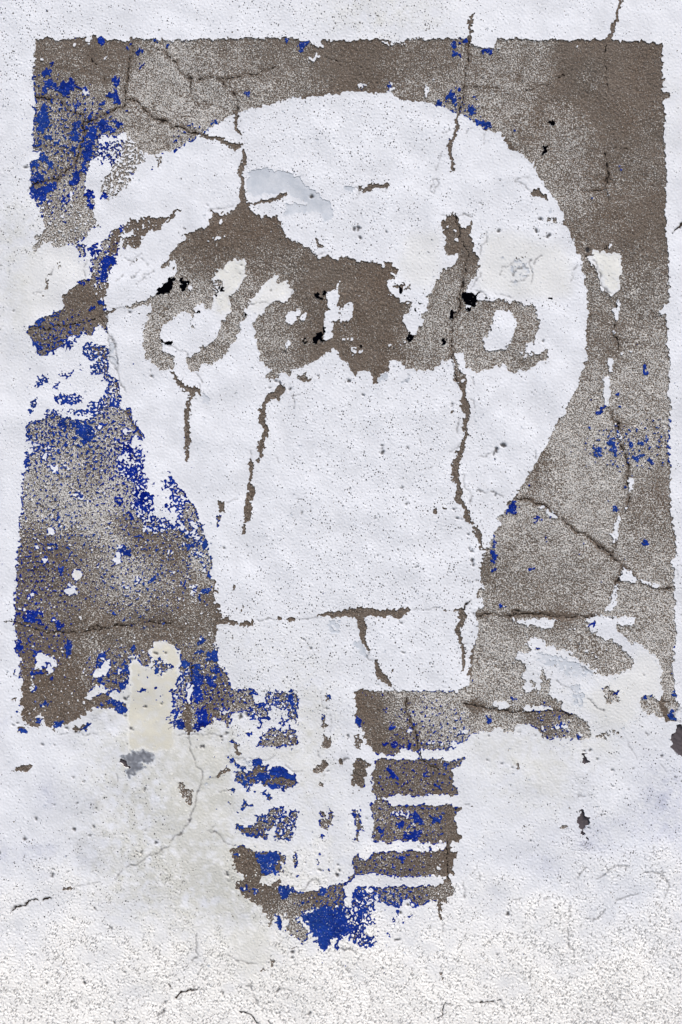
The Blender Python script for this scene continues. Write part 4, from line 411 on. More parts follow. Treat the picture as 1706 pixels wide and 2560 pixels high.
L([(700,620),(830,600),(940,575)],3);L([(1040,548),(1110,495)],6);L([(1150,460),(1180,435),(1270,405)],8);L([(1270,405),(1350,350),(1400,345),(1480,285),(1568,235)],5);L([(1485,240),(1490,320)],4)
C([(550,685),(565,650),(610,615),(650,612),(695,625),(650,650),(610,655)]);L([(120,845),(150,810),(220,790),(280,765),(350,745)],13);L([(110,820),(170,795)],8);L([(400,745),(470,715)],14)
L([(1440,1808),(1505,1775),(1510,1750)],7);L([(860,810),(885,850)],8);L([(1005,985),(1025,1020)],7);C([(625,1570),(640,1530),(655,1530),(640,1565)],.7);P(770,1505,16);P(445,1510,16);P(980,1545,14);P(1135,1412,14);P(775,1465,10);P(690,1750,12);P(1055,1862,16);P(1130,1862,12);P(1515,1690,10);P(1462,1350,10)
H(380,300,120,60,.55);H(460,260,80,50,.3);H(780,380,80,60,.45);H(30,300,50,60,.6);H(820,220,220,120,.3);H(200,330,200,120,.25);H(1000,400,200,100,.25);H(450,520,100,40,.3);H(1330,60,160,100,.3)
G([(1370,350),(1400,340),(1410,355),(1385,370)],.9)
T(427,2048)
L([(175,0),(130,75),(70,160),(0,210)],7);L([(345,100),(400,115),(450,150),(480,220),(600,235)],5);L([(360,90),(430,60)],3);L([(490,505),(560,500)],4);L([(525,565),(600,545)],4)
C([(585,70),(620,0),(640,60),(690,80),(760,30),(830,0),(950,0),(940,90),(880,100),(930,180),(880,190),(780,170),(720,180),(660,140)],.9);M([(940,0),(1150,0),(1150,100),(1130,190),(1030,200),(940,190),(960,90)],.72);C([(1085,90),(1110,70),(1125,110),(1100,135)],.7)
B([(620,40),(660,70),(680,110),(640,90)]);B([(680,150),(700,115),(760,125),(775,160),(730,180)]);B([(780,130),(830,90),(840,110),(800,160),(780,170)]);B([(880,120),(910,105),(910,135)]);B([(820,0),(870,10),(850,30)],.8);B([(950,30),(970,50),(950,60)],.7);B([(1030,180),(1100,190),(1030,200)],.8);B([(1090,30),(1115,40),(1100,50)],.7);B([(970,120),(1040,100),(1060,130)],.35)
C([(1370,0),(1490,0),(1470,90),(1400,85),(1355,75)],.85);C([(1345,185),(1390,120),(1430,130),(1420,180),(1360,205)],.85);B([(1420,0),(1440,0),(1430,50)],.7);C([(1340,320),(1355,295),(1390,290),(1370,330)]);C([(1345,375),(1360,370),(1362,405),(1348,408)]);C([(1445,510),(1450,450),(1465,450),(1465,510)]);P(1355,462,14);B([(1385,465),(1410,462),(1398,485)]);C([(1385,465),(1410,462),(1398,485)]);P(1545,412,10);P(1545,468,16);P(1528,520,18);P(1250,395,9);P(527,492,12)
C([(540,280),(560,260),(690,250),(730,260),(750,290),(830,285),(960,295),(1010,300),(1060,330),(1050,400),(1020,440),(1030,500),(900,500),(890,520),(830,510),(830,600),(900,580),(920,620),(970,550),(1005,545),(1005,600),(960,640),(1000,620),(1140,620),(1150,680),(1240,650),(1330,660),(1360,620),(1440,630),(1510,590),(1600,560),(1600,830),(1500,790),(1420,790),(1380,820),(1300,830),(1230,850),(1200,890),(1100,930),(1170,920),(1230,980),(1280,1080),(1220,1150),(1110,1070),(1050,1010),(1020,880),(950,880),(920,960),(930,1040),(900,1000),(870,860),(820,790),(740,760),(640,690),(580,610),(600,580),(670,560),(670,520),(640,490),(590,490),(590,430),(570,350)],.94)
W([(700,520),(730,510),(770,540),(760,580),(700,560)],.6);W([(1020,880),(1050,870),(1080,950),(1060,1010),(1030,950)],.8);C([(1130,290),(1170,295),(1160,350),(1180,400),(1170,440),(1140,450),(1180,520),(1150,530),(1130,480),(1140,430),(1120,380)],.9);W([(1010,330),(1040,340),(1030,440),(1005,440)],.7)
B([(770,330),(790,300),(850,320),(900,290),(1000,310),(1010,360),(970,420),(960,460),(1030,490),(960,500),(940,470),(890,500),(840,480),(810,430),(810,370)],.97);B([(545,290),(580,310),(640,330),(640,360),(580,340)],.9);B([(615,400),(640,395),(630,425)],.7);B([(595,480),(630,470),(615,490)],.7);B([(680,470),(705,460),(695,485)],.8);B([(1050,350),(1090,380),(1070,400)],.8);B([(690,620),(780,620),(800,680),(780,700),(740,650),(670,660),(600,630)],.9);B([(980,660),(1030,620),(1090,610),(1140,630),(1140,680),(1090,690),(1070,740),(1000,710)],.97);B([(1360,630),(1430,620),(1425,700),(1380,690)],.95);B([(1185,760),(1240,760),(1220,795)],.95);B([(900,670),(915,660),(905,690)]);B([(920,710),(950,705),(930,730)]);B([(1140,720),(1170,740),(1160,760)],.8);B([(945,950),(960,880),(1010,880),(1030,930),(1020,980),(1070,1020),(1020,1010),(960,980)],.95);B([(1200,890),(1220,860),(1290,860),(1310,840),(1420,790),(1470,800),(1600,840),(1600,1100),(1520,1080),(1470,1130),(1440,1200),(1370,1190),(1310,1120),(1350,1100),(1290,1030),(1250,950)],1.0);B([(1510,1120),(1560,1110),(1550,1190),(1520,1190)],.7)
C([(1200,890),(1220,860),(1290,860),(1310,840),(1420,790),(1600,780),(1600,1100),(1520,1080),(1470,1130),(1440,1200),(1370,1190),(1310,1120),(1350,1100),(1290,1030),(1250,950)],.93)
L([(600,1300),(660,1310),(700,1330),(790,1322)],5);C([(795,1355),(830,1385),(880,1375),(915,1340),(930,1305),(960,1310),(930,1360),(900,1395),(830,1395)],.9);L([(685,1533),(745,1530),(760,1600),(800,1720)],5);L([(510,1250),(600,1300)],4);L([(975,1570),(1060,1570),(1130,1590)],4);C([(1115,1180),(1175,1168),(1160,1185),(1120,1190)]);P(1100,1222,16);P(1112,1275,14);C([(1245,1235),(1280,1230),(1265,1243)]);L([(40,1630),(100,1590),(170,1572),(255,1570)],14);L([(215,1515),(215,1560)],6);L([(0,1520),(15,1550)],12);L([(280,1575),(320,1575)],5);L([(640,1750),(690,1765),(730,1800),(770,1830),(810,1880)],16);L([(905,1860),(925,1880)],12);P(910,1670,14);P(875,1700,8);P(965,1780,10);P(1000,1785,12);P(1285,1800,14);P(60,1475,12);P(500,1595,16);P(980,1570,14)
L([(1175,640),(1210,640),(1280,585),(1330,560)],5);L([(1330,535),(1390,590)],5);L([(240,1060),(235,1200),(240,1250),(215,1310)],5)
Y([(560,980),(900,980),(940,1280),(760,1460),(680,1480),(640,1310),(540,1200)],.7);Y([(0,0),(560,0),(540,280),(560,560),(300,600),(0,300)],.4);H(250,300,200,150,.3);H(60,120,80,80,.3);Y([(400,400),(600,580),(700,800),(520,900),(380,700)],.5);Y([(560,200),(960,230),(900,280),(560,270)],.4)
S(700,400,120,.02);S(900,700,100,.1);S(1100,850,150,.55);S(1200,1030,90,.6);S(1300,720,120,.15);S(720,600,70,.1);S(1450,720,100,.3)
T(853,2048)
C([(110,0),(200,0),(195,60),(215,110),(180,100),(180,205),(110,205),(120,130),(150,90),(120,50)],.85);B([(110,0),(145,0),(140,40)],.7);C([(235,120),(270,130),(240,140)])
C([(290,0),(1030,0),(1060,60),(1050,110),(1110,160),(1080,205),(1005,200),(990,240),(1005,290),(1100,300),(1050,330),(1030,400),(1035,490),(980,520),(980,540),(1020,570),(1020,620),(1055,640),(1030,690),(970,720),(975,765),(830,750),(740,795),(680,780),(630,750),(580,740),(530,820),(480,810),(420,790),(340,750),(330,700),(280,690),(300,650),(220,640),(130,630),(150,615),(300,620),(460,625),(480,605),(520,620),(580,600),(680,620),(850,605),(930,600),(930,575),(965,560),(970,530),(930,520),(740,525),(600,535),(540,525),(410,520),(290,490),(200,510),(120,520),(80,560),(40,590),(10,650),(20,720),(-10,800),(-40,790),(-20,600),(60,560),(80,510),(140,480),(105,430),(110,350),(150,310),(170,350),(270,360),(310,310),(420,285),(490,280),(540,300),(620,285),(700,300),(720,270),(740,300),(880,290),(960,260),(960,210),(760,215),(640,200),(560,205),(500,195),(440,215),(310,205),(290,150),(310,80)])
W([(630,30),(690,25),(680,60),(630,65)]);W([(870,400),(930,370),(940,400),(900,420),(940,460),(890,490),(860,440)],.7);W([(200,350),(250,355),(240,375),(190,380)],.8);W([(350,490),(380,485),(370,510)],.8);W([(800,320),(850,330),(850,370),(810,360)],.6);W([(870,680),(930,670),(910,700)],.7);C([(800,250),(820,245),(830,280),(810,285)]);P(713,260,9)
B([(340,120),(355,60),(380,70),(385,130),(410,150),(350,145)]);B([(505,40),(550,20),(580,60),(630,60),(630,80),(570,85),(550,110),(510,60)],.8);B([(560,150),(640,110),(750,100),(755,140),(700,160),(710,200),(650,190),(580,180)],.75);B([(670,0),(755,0),(755,50),(720,60),(680,20)],.85);B([(840,0),(930,0),(910,30),(860,20)],.8);B([(905,140),(920,105),(930,140),(915,165)]);B([(545,380),(560,330),(580,330),(590,380),(560,390)]);B([(470,455),(485,410),(500,440),(525,485),(500,480)],.9);B([(785,405),(800,385),(810,410)],.9);B([(500,340),(535,320),(530,350)],.7);B([(800,330),(830,320),(830,350)],.7);B([(880,460),(910,455),(900,480)],.7);B([(440,640),(470,640),(510,670),(470,670)],.8);B([(550,710),(580,710),(580,770),(550,760)]);B([(640,680),(660,700),(680,740),(640,720)],.7);B([(110,720),(130,650),(200,640),(210,700),(220,750),(150,740)],.85);B([(270,720),(320,700),(300,740)],.8)
M([(100,630),(230,640),(320,720),(320,830),(260,880),(330,950),(240,980),(220,1050),(330,1080),(320,1150),(250,1180),(150,1190),(100,1100),(0,1110),(-30,1000),(0,800),(100,800)],.58);B([(-30,830),(30,820),(70,880),(60,960),(130,970),(130,1040),(60,1060),(30,1100),(-30,1090)],.9);B([(130,780),(230,780),(270,850),(200,880),(180,960),(230,1000),(180,1100),(140,1090),(160,1000),(140,900)],.5);B([(230,1070),(310,1090),(290,1130),(240,1110)],.7);M([(330,1010),(370,1010),(370,1090),(330,1080)],.6);M([(390,1040),(470,1020),(480,1060),(440,1080),(390,1060)],.5);M([(430,850),(470,840),(470,870),(430,870)],.6);M([(490,840),(540,830),(530,900),(500,890)],.5);M([(420,910),(460,900),(540,930),(530,960),(470,950)],.55);M([(560,930),(600,930),(595,970),(565,965)],.6);M([(610,890),(640,880),(690,860),(710,880),(650,900),(630,930),(610,930)],.6);M([(640,770),(690,780),(690,815),(640,810)],.8);B([(640,770),(690,780),(690,815),(640,810)],.8);M([(360,910),(380,910),(375,940)],.5);M([(310,840),(350,840),(330,870)],.6);B([(430,850),(470,840),(460,870)],.8);B([(420,910),(450,900),(440,930)],.8);B([(610,895),(635,890),(625,930)],.8);B([(330,1020),(360,1020),(350,1080)],.7);B([(150,1140),(190,1150),(180,1190)],.8);B([(470,935),(500,940),(480,955)],.9);P(612,793,14);P(555,850,12);P(515,1105,16);C([(730,820),(745,820),(735,845)])
K([(905,770,20),(910,830,18),(908,900,8)],2);P(1528,880,22);C([(890,1410),(910,1400),(940,1450),(930,1490),(910,1480),(915,1445)]);L([(915,1825),(930,1760),(950,1690),(1000,1695)],10);L([(1165,1685),(1260,1680)],5);L([(1270,1678),(1330,1675),(1400,1682)],14);L([(1430,1675),(1470,1668)],12);L([(1470,1668),(1495,1690),(1495,1740)],4);L([(930,970),(945,1060)],5);L([(0,1185),(60,1190),(110,1200)],8);L([(1180,510),(1220,450),(1260,425)],4);L([(1270,470),(1275,560)],4);L([(1138,560),(1130,720)],4);P(240,2,8);P(390,1370,12);P(1440,1255,10)
K([(990,210,6),(970,400,6),(985,560,6)],1)
S(400,100,150,.25);S(850,100,100,.3);S(300,450,150,.3);S(700,430,150,.2);S(450,700,120,.45);S(750,700,120,.35);S(870,660,90,.45);S(1000,400,80,.05);S(990,80,60,.05);S(600,40,120,.4)
Y([(0,1190),(130,1200),(120,1280),(0,1280)],.5)
T(1279,2048)
Q([(605,0),(725,0),(720,30),(700,65),(665,80),(655,110),(690,150),(710,185),(700,205),(685,195),(690,170),(650,130),(640,105),(615,90),(630,60),(608,30)],1);C([(100,50),(125,45),(170,65),(160,75),(120,68)]);C([(445,75),(475,50),(490,70),(520,90),(480,88),(450,85)]);P(195,215,10);P(713,92,8)
L([(770,555),(840,510),(910,460),(980,435),(1070,440)],6);L([(600,560),(640,500),(680,440)],5);L([(1205,498),(1310,490),(1380,505),(1430,550),(1440,620),(1415,720)],6);L([(520,1010),(535,1160),(570,1260)],7);L([(1150,680),(1060,720),(970,740)],5);L([(300,740),(350,730)],4);L([(530,830),(520,930)],5);L([(10,735),(80,710)],5);L([(680,910),(760,910),(870,840)],5)
H(720,100,150,150,.5);H(400,150,100,80,.4);H(1150,60,250,120,.35);H(330,430,120,80,.45);H(700,230,120,60,.4);H(1450,150,150,150,.35);H(100,300,200,150,.2);H(900,300,300,100,.2)

# ------------------------------------------------------------ raster of the survey
CELL = 2.0
MARG = 40.0
NX = int((W0 + 2 * MARG) / CELL)
NY = int((H0 + 2 * MARG) / CELL)
cx = (np.arange(NX) + 0.5) * CELL - MARG
cy = (np.arange(NY) + 0.5) * CELL - MARG
rng = np.random.default_rng(11)
fy = np.fft.fftfreq(NY)[:, None] / CELL
fx = np.fft.rfftfreq(NX)[None, :] / CELL
FR = np.sqrt(fx * fx + fy * fy)

def noise(lam, bw=0.55, ang=None, ratio=1.0):
    """unit-variance band noise with wavelength lam (survey units)"""
    w = np.fft.rfft2(rng.standard_normal((NY, NX)).astype(np.float32))
    if ang is None:
        f = FR
    else:
        c, s = math.cos(ang), math.sin(ang)
        u, v = fx * c + fy * s, -fx * s + fy * c       # u runs along the grain
        f = np.sqrt((u * ratio) ** 2 + v * v)
    g = np.exp(-0.5 * (np.log(np.maximum(f, 1e-6) * lam) / bw) ** 2)
    n = np.fft.irfft2(w * g, s=(NY, NX))
    return (n / n.std()).astype(np.float32)

def blur(a, sig):
    return np.fft.irfft2(np.fft.rfft2(a) * np.exp(-2 * (math.pi * sig * FR) ** 2), s=(NY, NX)).astype(np.float32)

n7, n9, n14, n24, n60, n220 = noise(7.5, .4), noise(11), noise(17), noise(30), noise(70, .6), noise(260, .6)
warpx = 2.2 * noise(60) + 0.9 * noise(14)
warpy = 2.2 * noise(60) + 0.9 * noise(14)
jagx = 1.2 * noise(60) + 1.9 * noise(22) + 1.5 * noise(10)
jagy = 1.2 * noise(60) + 1.9 * noise(22) + 1.5 * noise(10)

def window(pts, pad):
    xs = [p[0] for p in pts]; ys = [p[1] for p in pts]
    i0 = max(0, int((min(xs) - pad + MARG) / CELL)); i1 = min(NX, int((max(xs) + pad + MARG) / CELL) + 2)
    j0 = max(0, int((min(ys) - pad + MARG) / CELL)); j1 = min(NY, int((max(ys) + pad + MARG) / CELL) + 2)
    return j0, max(j1, j0), i0, max(i1, i0)

def inside(pts, warp=0.0):
    j0, j1, i0, i1 = window(pts, 6)
    X = np.broadcast_to(cx[i0:i1][None, :], (j1 - j0, i1 - i0))
    Yv = np.broadcast_to(cy[j0:j1][:, None], (j1 - j0, i1 - i0))
    if warp:
        X = X + warp * jagx[j0:j1, i0:i1]; Yv = Yv + warp * jagy[j0:j1, i0:i1]
    m = np.zeros(X.shape, bool)
    n = len(pts)
    for k in range(n):
        x1, y1 = pts[k]; x2, y2 = pts[(k + 1) % n]
        if y1 == y2: continue
        c = (Yv > min(y1, y2)) & (Yv <= max(y1, y2))
        m ^= c & (X < (Yv - y1) * (x2 - x1) / (y2 - y1) + x1)
    return (slice(j0, j1), slice(i0, i1)), m

def seg_cover(p, q, w1, w2):
    """signed reach (positive inside) of a tapering stroke"""
    j0, j1, i0, i1 = window([p, q], 14 + max(w1, w2))
    X = cx[i0:i1][None, :] + warpx[j0:j1, i0:i1]
    Yv = cy[j0:j1][:, None] + warpy[j0:j1, i0:i1]
    dx, dy = q[0] - p[0], q[1] - p[1]
    t = np.clip(((X - p[0]) * dx + (Yv - p[1]) * dy) / max(dx * dx + dy * dy, 1e-6), 0, 1)
    d = np.hypot(X - p[0] - t * dx, Yv - p[1] - t * dy)
    return (slice(j0, j1), slice(i0, i1)), (w1 + (w2 - w1) * t) * 0.5 - d

def probit(d):
    d = min(max(d, 0.0), 1.0)
    if d >= 0.99: return 3.2
    if d <= 0.01: return -3.2
    lo, hi = -3.2, 3.2
    for _ in range(30):
        m = (lo + hi) / 2
        if 0.5 * (1 + math.erf(m / math.sqrt(2))) < d: lo = m
        else: hi = m
    return lo

def field(polys, bias=0.0, start=-3.2, jag=1.0):
    F = np.full((NY, NX), start, np.float32)
    for pts, d in polys:
        s, m = inside(pts, jag)
        F[s][m] = probit(d) + bias
    return F

YY = np.broadcast_to(cy[:, None], (NY, NX)); XX = np.broadcast_to(cx[None, :], (NY, NX))
# strokes first collected, then the coat's presence decided
crack_id = np.full((NY, NX), -1, np.int32)
strip_id = np.full((NY, NX), -1, np.int32)
groove = np.zeros((NY, NX), np.float32)
FB = field(LAYER)
FK = np.full((NY, NX), -3.2, np.float32)
for k, (pts, kind) in enumerate(CRACK):
    for a, b in zip(pts[:-1], pts[1:]):
        s, r = seg_cover(a[:2], b[:2], a[2], b[2])
        if kind == 1: sc, rc = seg_cover(a[:2], b[:2], min(a[2], 1.5), min(b[2], 1.5))
        if kind == 2:
            FK[s] = np.maximum(FK[s], np.clip(r * 0.62 + 1.0, -3.2, 3.2))
            strip_id[s][r > -4] = k
        else:
            m = rc > -0.5
            crack_id[sc][m] = k
            groove[s] = np.maximum(groove[s], np.clip((r + 2.0) / 2.5, 0, 1))
hair = np.zeros((NY, NX), np.float32)
for k, (pts, w) in enumerate(HAIR):
    for a, b in zip(pts[:-1], pts[1:]):
        s, r = seg_cover(a, b, w, w)
        hair[s] = np.maximum(hair[s], np.clip((r + 1.3) / 1.8, 0, 1) * min(1.0, 0.55 + w / 3.0))
        if w > 2.2:
            crack_id[s][r > 0.0] = 1000 + k
pit = np.zeros((NY, NX), np.float32)
for x, y, r in PITS:
    s, v = seg_cover((x - .5, y), (x + .5, y), r * 1.5, r * 1.5)
    pit[s] = np.maximum(pit[s], np.clip((v + 1.2) / 2.0, 0, 1))

Fs = np.maximum(blur(FB, 2.0), FK)
ragged = 0.62 * n14 + 0.62 * n9 + 0.42 * n7 + 0.3 * n24
bare = (Fs + ragged) > -0.45
FBL = blur(np.minimum(field(BLUE, 0.25, start=-4.6, jag=1.3), 2.0), 1.5)
zone = np.zeros((NY, NX), np.float32)
for x, y, r, v in [(110,300,110,.65),(230,350,60,.7),(130,480,70,.5),(210,960,110,.75),(340,1140,90,.85),(150,1060,90,.55),(400,1250,70,.6),(500,1340,60,.55),(80,1130,60,.4),
                   (90,1620,80,.5),(290,1690,60,.7),(480,1720,80,.8),(680,1760,110,.55),(620,1950,90,.55),(700,2060,100,.5),(880,2290,110,.95),(980,2300,80,.8),(1010,2060,110,.45),(1080,1840,120,.45),(1640,1110,70,.45),(1500,1120,80,.3),(240,640,60,.6),(150,860,70,.7),(250,1860,60,.4),(1380,1815,60,.4),(150,1270,150,.42),(360,1460,120,.45),(90,1450,90,.45),(430,1150,60,.6),(1150,290,60,.5),(480,350,50,.5)]:
    zone += v * np.exp(-((XX - x) ** 2 + (YY - y) ** 2) / (2 * (0.8 * r) ** 2)).astype(np.float32)
FBL = FBL + 0.7 * ((XX < 330) & (YY < 620) & (FBL > -3.4))
band = bare & (blur(bare.astype(np.float32), 3.0) < 0.84)
blue = (FBL + 0.5 * n9 + 0.55 * n14 + 0.5 * n7 + 0.2 * n24) > -1.15
blue |= band & (0.6 * n14 + 0.5 * n9 + 0.4 * n24 + 2.4 * np.minimum(zone, 1.0) > 0.95) & (zone > 0.18)
blue |= bare & (0.55 * n9 + 0.6 * n14 + 0.35 * n7 + 1.3 * np.minimum(zone, 1.0) > 1.6) & (zone > 0.25)
blue &= ~((strip_id >= 0) & (FBL < -1.5))
FZ = blur(field(BLACK), 1.3)
black = (FZ + 0.6 * n9 + 0.6 * n14) > 0
FQ = blur(field(MAUVE), 2.2)
mauve = (FQ + 0.5 * n14 + 0.5 * n9) > 0
grey_s = np.zeros((NY, NX), np.float32)
for pts, v in GREY:
    s, m = inside(pts, 1.0)
    grey_s[s] = np.maximum(grey_s[s], m * v)
cream_s = np.zeros((NY, NX), np.float32)
for pts, v in CREAM:
    s, m = inside(pts, 1.5)
    cream_s[s] = np.maximum(cream_s[s], m * v)
bs, bm = inside(BULB)
in_bulb = np.zeros((NY, NX), bool); in_bulb[bs] = bm
PAN = [(70,70),(1690,70),(1720,1800),(1180,1880),(1170,1880),(1160,2250),(900,2390),(640,2350),(560,2180),(560,1850),(15,1850)]
ps, pm = inside(PAN)
in_panel = np.zeros((NY, NX), bool); in_panel[ps] = pm

WHITE, BARE, BLUEC, BLACKC, MAUVEC, CRACKC, GREYC, CREAMC = range(8)
cls = np.where(bare, BARE, WHITE).astype(np.int8)
grey_patch = (blur(grey_s, 2.0) + 0.12 * n14 + 0.1 * n24 > 0.42) & ~bare
cream_patch = (blur(cream_s, 2.0) + 0.1 * n14 > 0.92) & ~bare
cls[cream_patch] = CREAMC
cls[grey_patch] = GREYC
cls[blue] = BLUEC
cls[black] = BLACKC
cls[mauve] = MAUVEC
cls[crack_id >= 0] = CRACKC

# speckle density of the bare stucco
num = np.zeros((NY, NX), np.float32); den = np.full((NY, NX), 1e-4, np.float32)
for x, y, r, d in SPECK:
    j0, j1, i0, i1 = window([(x, y)], 2.6 * r)
    g = np.exp(-(((cx[i0:i1][None, :] - x) ** 2 + (cy[j0:j1][:, None] - y) ** 2) / (2 * (0.78 * r) ** 2)))
    num[j0:j1, i0:i1] += g * d; den[j0:j1, i0:i1] += g
wear = np.clip((num + 1e-4 * 0.4) / den + 0.13 * np.clip((560 - XX) / 60, 0, 1) * np.clip((YY - 1080) / 80, 0, 1) * np.clip((1560 - YY) / 100, 0, 1) + 0.04 * n60 + 0.03 * n24, 0.07, 0.8)
wear = np.where(strip_id >= 0, 0.05, wear)
lone = in_bulb & (YY < 1720) & ~((YY > 500) & (YY < 945) & (XX > 300) & (XX < 1400))
wear = np.where(lone, 0.06, wear).astype(np.float32)
wear = (0.16 + 0.76 * wear).astype(np.float32)
near_line = blur((groove > 0.4).astype(np.float32), 4.0)
wear = np.clip(wear * (1 - 0.6 * np.clip(near_line * 2.0, 0, 1)), 0, 0.8)

# smudges, tints of the white coat
smudge = np.zeros((NY, NX), np.float32)
for x, y, rx, ry, v in SMUDGE:
    j0, j1, i0, i1 = window([(x, y)], 2.4 * max(rx, ry))
    g = np.exp(-0.5 * (((cx[i0:i1][None, :] - x) / (0.8 * rx)) ** 2 + ((cy[j0:j1][:, None] - y) / (0.8 * ry)) ** 2))
    smudge[j0:j1, i0:i1] += g * v
smudge = np.clip(smudge * (0.75 + 0.35 * n60 + 0.2 * n24), 0, 1)
# the lower wall is rough, stippled, tinted lighter and warmer; its upper edge wanders
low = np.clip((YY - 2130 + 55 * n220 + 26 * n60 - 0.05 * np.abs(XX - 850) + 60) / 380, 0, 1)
cream_soft = np.clip(blur(cream_s, 10.0), 0, 1.3)
grey_soft = np.clip(blur(grey_s * ~grey_patch, 5.0), 0, 1)
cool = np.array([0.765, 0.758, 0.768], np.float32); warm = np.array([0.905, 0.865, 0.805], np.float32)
cream = np.array([0.73, 0.705, 0.645], np.float32); greyc = np.array([0.50, 0.52, 0.55], np.float32)
smud = np.array([0.43, 0.44, 0.54], np.float32)
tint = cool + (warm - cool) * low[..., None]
tint = tint * (1 + 0.02 * n60 + 0.015 * n220)[..., None]
tint = tint + (cream - tint) * np.clip(cream_soft * 0.8, 0, 1)[..., None]
tint = tint + (greyc - tint) * (grey_soft * 0.55)[..., None]
tint = tint + (smud - tint) * (smudge * 0.62)[..., None]
stain = np.zeros((NY, NX), np.float32)
for x, y, rx, ry, v in [(430,1980,130,160,.5),(300,1940,90,120,.35),(520,2110,100,130,.45),(350,2150,130,80,.35),(800,2010,55,240,.3),(760,1800,55,110,.3),(1000,30,110,45,.35),(870,30,80,40,.2),(480,2260,130,80,.3),
                        (640,2330,70,110,.35),(1330,1960,110,80,.3),(1420,1800,150,110,.3),(60,560,60,50,.25),(540,1880,60,90,.45),(600,2190,120,50,.35),(30,700,50,160,.35),(1680,250,40,120,.2),(280,1740,60,60,.3),(1230,1850,80,50,.2),(620,1620,90,60,.2)]:
    stain += v * np.exp(-0.5 * (((XX - x) / rx) ** 2 + ((YY - y) / ry) ** 2)).astype(np.float32)
stain = np.clip(stain * (0.85 + 0.3 * n60 + 0.25 * n24), 0, 1)
tint = tint + (np.array([0.57, 0.55, 0.475], np.float32) - tint) * (stain * 0.75)[..., None]
gp = np.clip(0.8 + 0.12 * n60 + 0.08 * n14, 0, 1)[..., None]
strong = np.clip((grey_s - 1.2), 0, 1)[..., None]
g_col = tint + (greyc * 1.05 - tint) * gp
g_col = g_col * (1 - strong) + np.array([0.20, 0.205, 0.225], np.float32) * (1 + 0.15 * n14[..., None]) * strong
tint = np.where((cls == GREYC)[..., None], g_col, tint)
c_col = np.where((blur(cream_s, 4.0) > 1.0)[..., None], tint + (np.array([0.66, 0.62, 0.515], np.float32) - tint) * np.clip(0.72 + 0.3 * n60 + 0.22 * n24, 0.1, 1)[..., None], cream * 1.05) * (1 + 0.025 * n60[..., None] + 0.02 * n24[..., None])
tint = np.where((cls == CREAMC)[..., None], c_col, tint)

def blobs(items, base):
    num = np.full((NY, NX), base * 0.05, np.float32); den = np.full((NY, NX), 0.05, np.float32)
    for x, y, r, v in items:
        g = np.exp(-((XX - x) ** 2 + (YY - y) ** 2) / (2 * r * r)).astype(np.float32)
        num += g * v; den += g
    return num / den
pin = blobs([(60,60,80,.8),(320,40,70,.5),(900,40,120,.75),(1330,30,120,.4),(1500,50,120,.3),(40,560,70,.6),(40,800,60,.3),(760,330,120,.65),(1000,330,130,.8),(700,420,80,.5),(1050,430,60,.2),(1190,380,60,.15),
 (820,1150,130,.55),(640,1180,100,.3),(960,1150,120,.7),(1000,1400,160,.85),(700,1450,120,.6),(560,1350,80,.3),(1120,1330,60,.5),(620,1640,90,.75),(760,1620,80,.6),(1000,1620,100,.5),(1350,1150,60,.4),
 (450,1150,60,.2),(1200,1150,80,.35),(960,650,90,.5),(930,560,70,.7),(1300,650,60,.6),(1690,300,60,.3),(1690,900,60,.35),(1690,1400,60,.5),(40,1300,60,.15),(150,1950,100,.25),(300,2020,80,.5),(1400,1950,120,.4),(1600,2000,100,.5),(1250,2000,80,.2),(1250,2150,70,.5),(200,2120,100,.5),(100,700,60,.4),(420,520,80,.15)], .3)
pin = np.clip(pin * (1 + 0.35 * n60), 0, 1) * (1 - np.clip(cream_soft, 0, 0.9)) * (1 - 0.8 * grey_soft)
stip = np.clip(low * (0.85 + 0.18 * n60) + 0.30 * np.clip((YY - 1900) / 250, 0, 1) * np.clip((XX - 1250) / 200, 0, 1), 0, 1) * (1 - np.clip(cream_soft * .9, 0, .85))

# heights in millimetres
MM = 0.001
a_dash = noise(9.5, .6, math.radians(58), 0.5)
h0 = 0.14 * n9 + 0.08 * n14 + 0.05 * n24 + 0.03 * n60 + 0.3 * n220
h_bare = h0 + 0.10 * noise(8) - 0.5 * groove
peel = 0.105 * noise(7.5, .55) + 0.035 * noise(11, .5, math.radians(58), 0.5)
smooth = np.clip(blur(((cls == GREYC) | (cls == CREAMC)).astype(np.float32), 3), 0, 1)
h_coat = 0.03 * n60 + 0.3 * n220 + 0.68 + peel * (1 - 0.75 * smooth) * (0.8 + 0.5 * pin + 1.3 * stip) - 0.25 * stip * np.clip(-a_dash - 0.3, 0, 1.6) - 0.6 * hair - 1.1 * pit
edge_lift = blur((cls == WHITE).astype(np.float32), 3.0)
h_coat = h_coat + 0.15 * np.clip(1 - edge_lift, 0, .5)
h_by = {WHITE: h_coat, BARE: h_bare - 0.8 * hair - 0.6 * pit, BLUEC: h_bare + 0.36, BLACKC: h_bare + 0.40, MAUVEC: h0 - 1.3,
        CRACKC: h_bare - 1.2, GREYC: h_coat - 0.35, CREAMC: h_coat - 0.12}
fade = np.clip(np.minimum(np.minimum(XX + MARG, W0 + MARG - XX), np.minimum(YY + MARG, H0 + MARG - YY)) / 24.0, 0, 1)
for c in h_by:
    h_by[c] = (h_by[c] * fade + 0.68 * (1 - fade)).astype(np.float32)
dirt = np.clip(np.maximum(hair * 0.95, pit), 0, 1)

def to_vert(a):
    p = np.pad(a, [(1, 1), (1, 1)] + [(0, 0)] * (a.ndim - 2), mode='edge')
    return ((p[:-1, :-1] + p[1:, :-1] + p[:-1, 1:] + p[1:, 1:]) * 0.25).astype(np.float32)

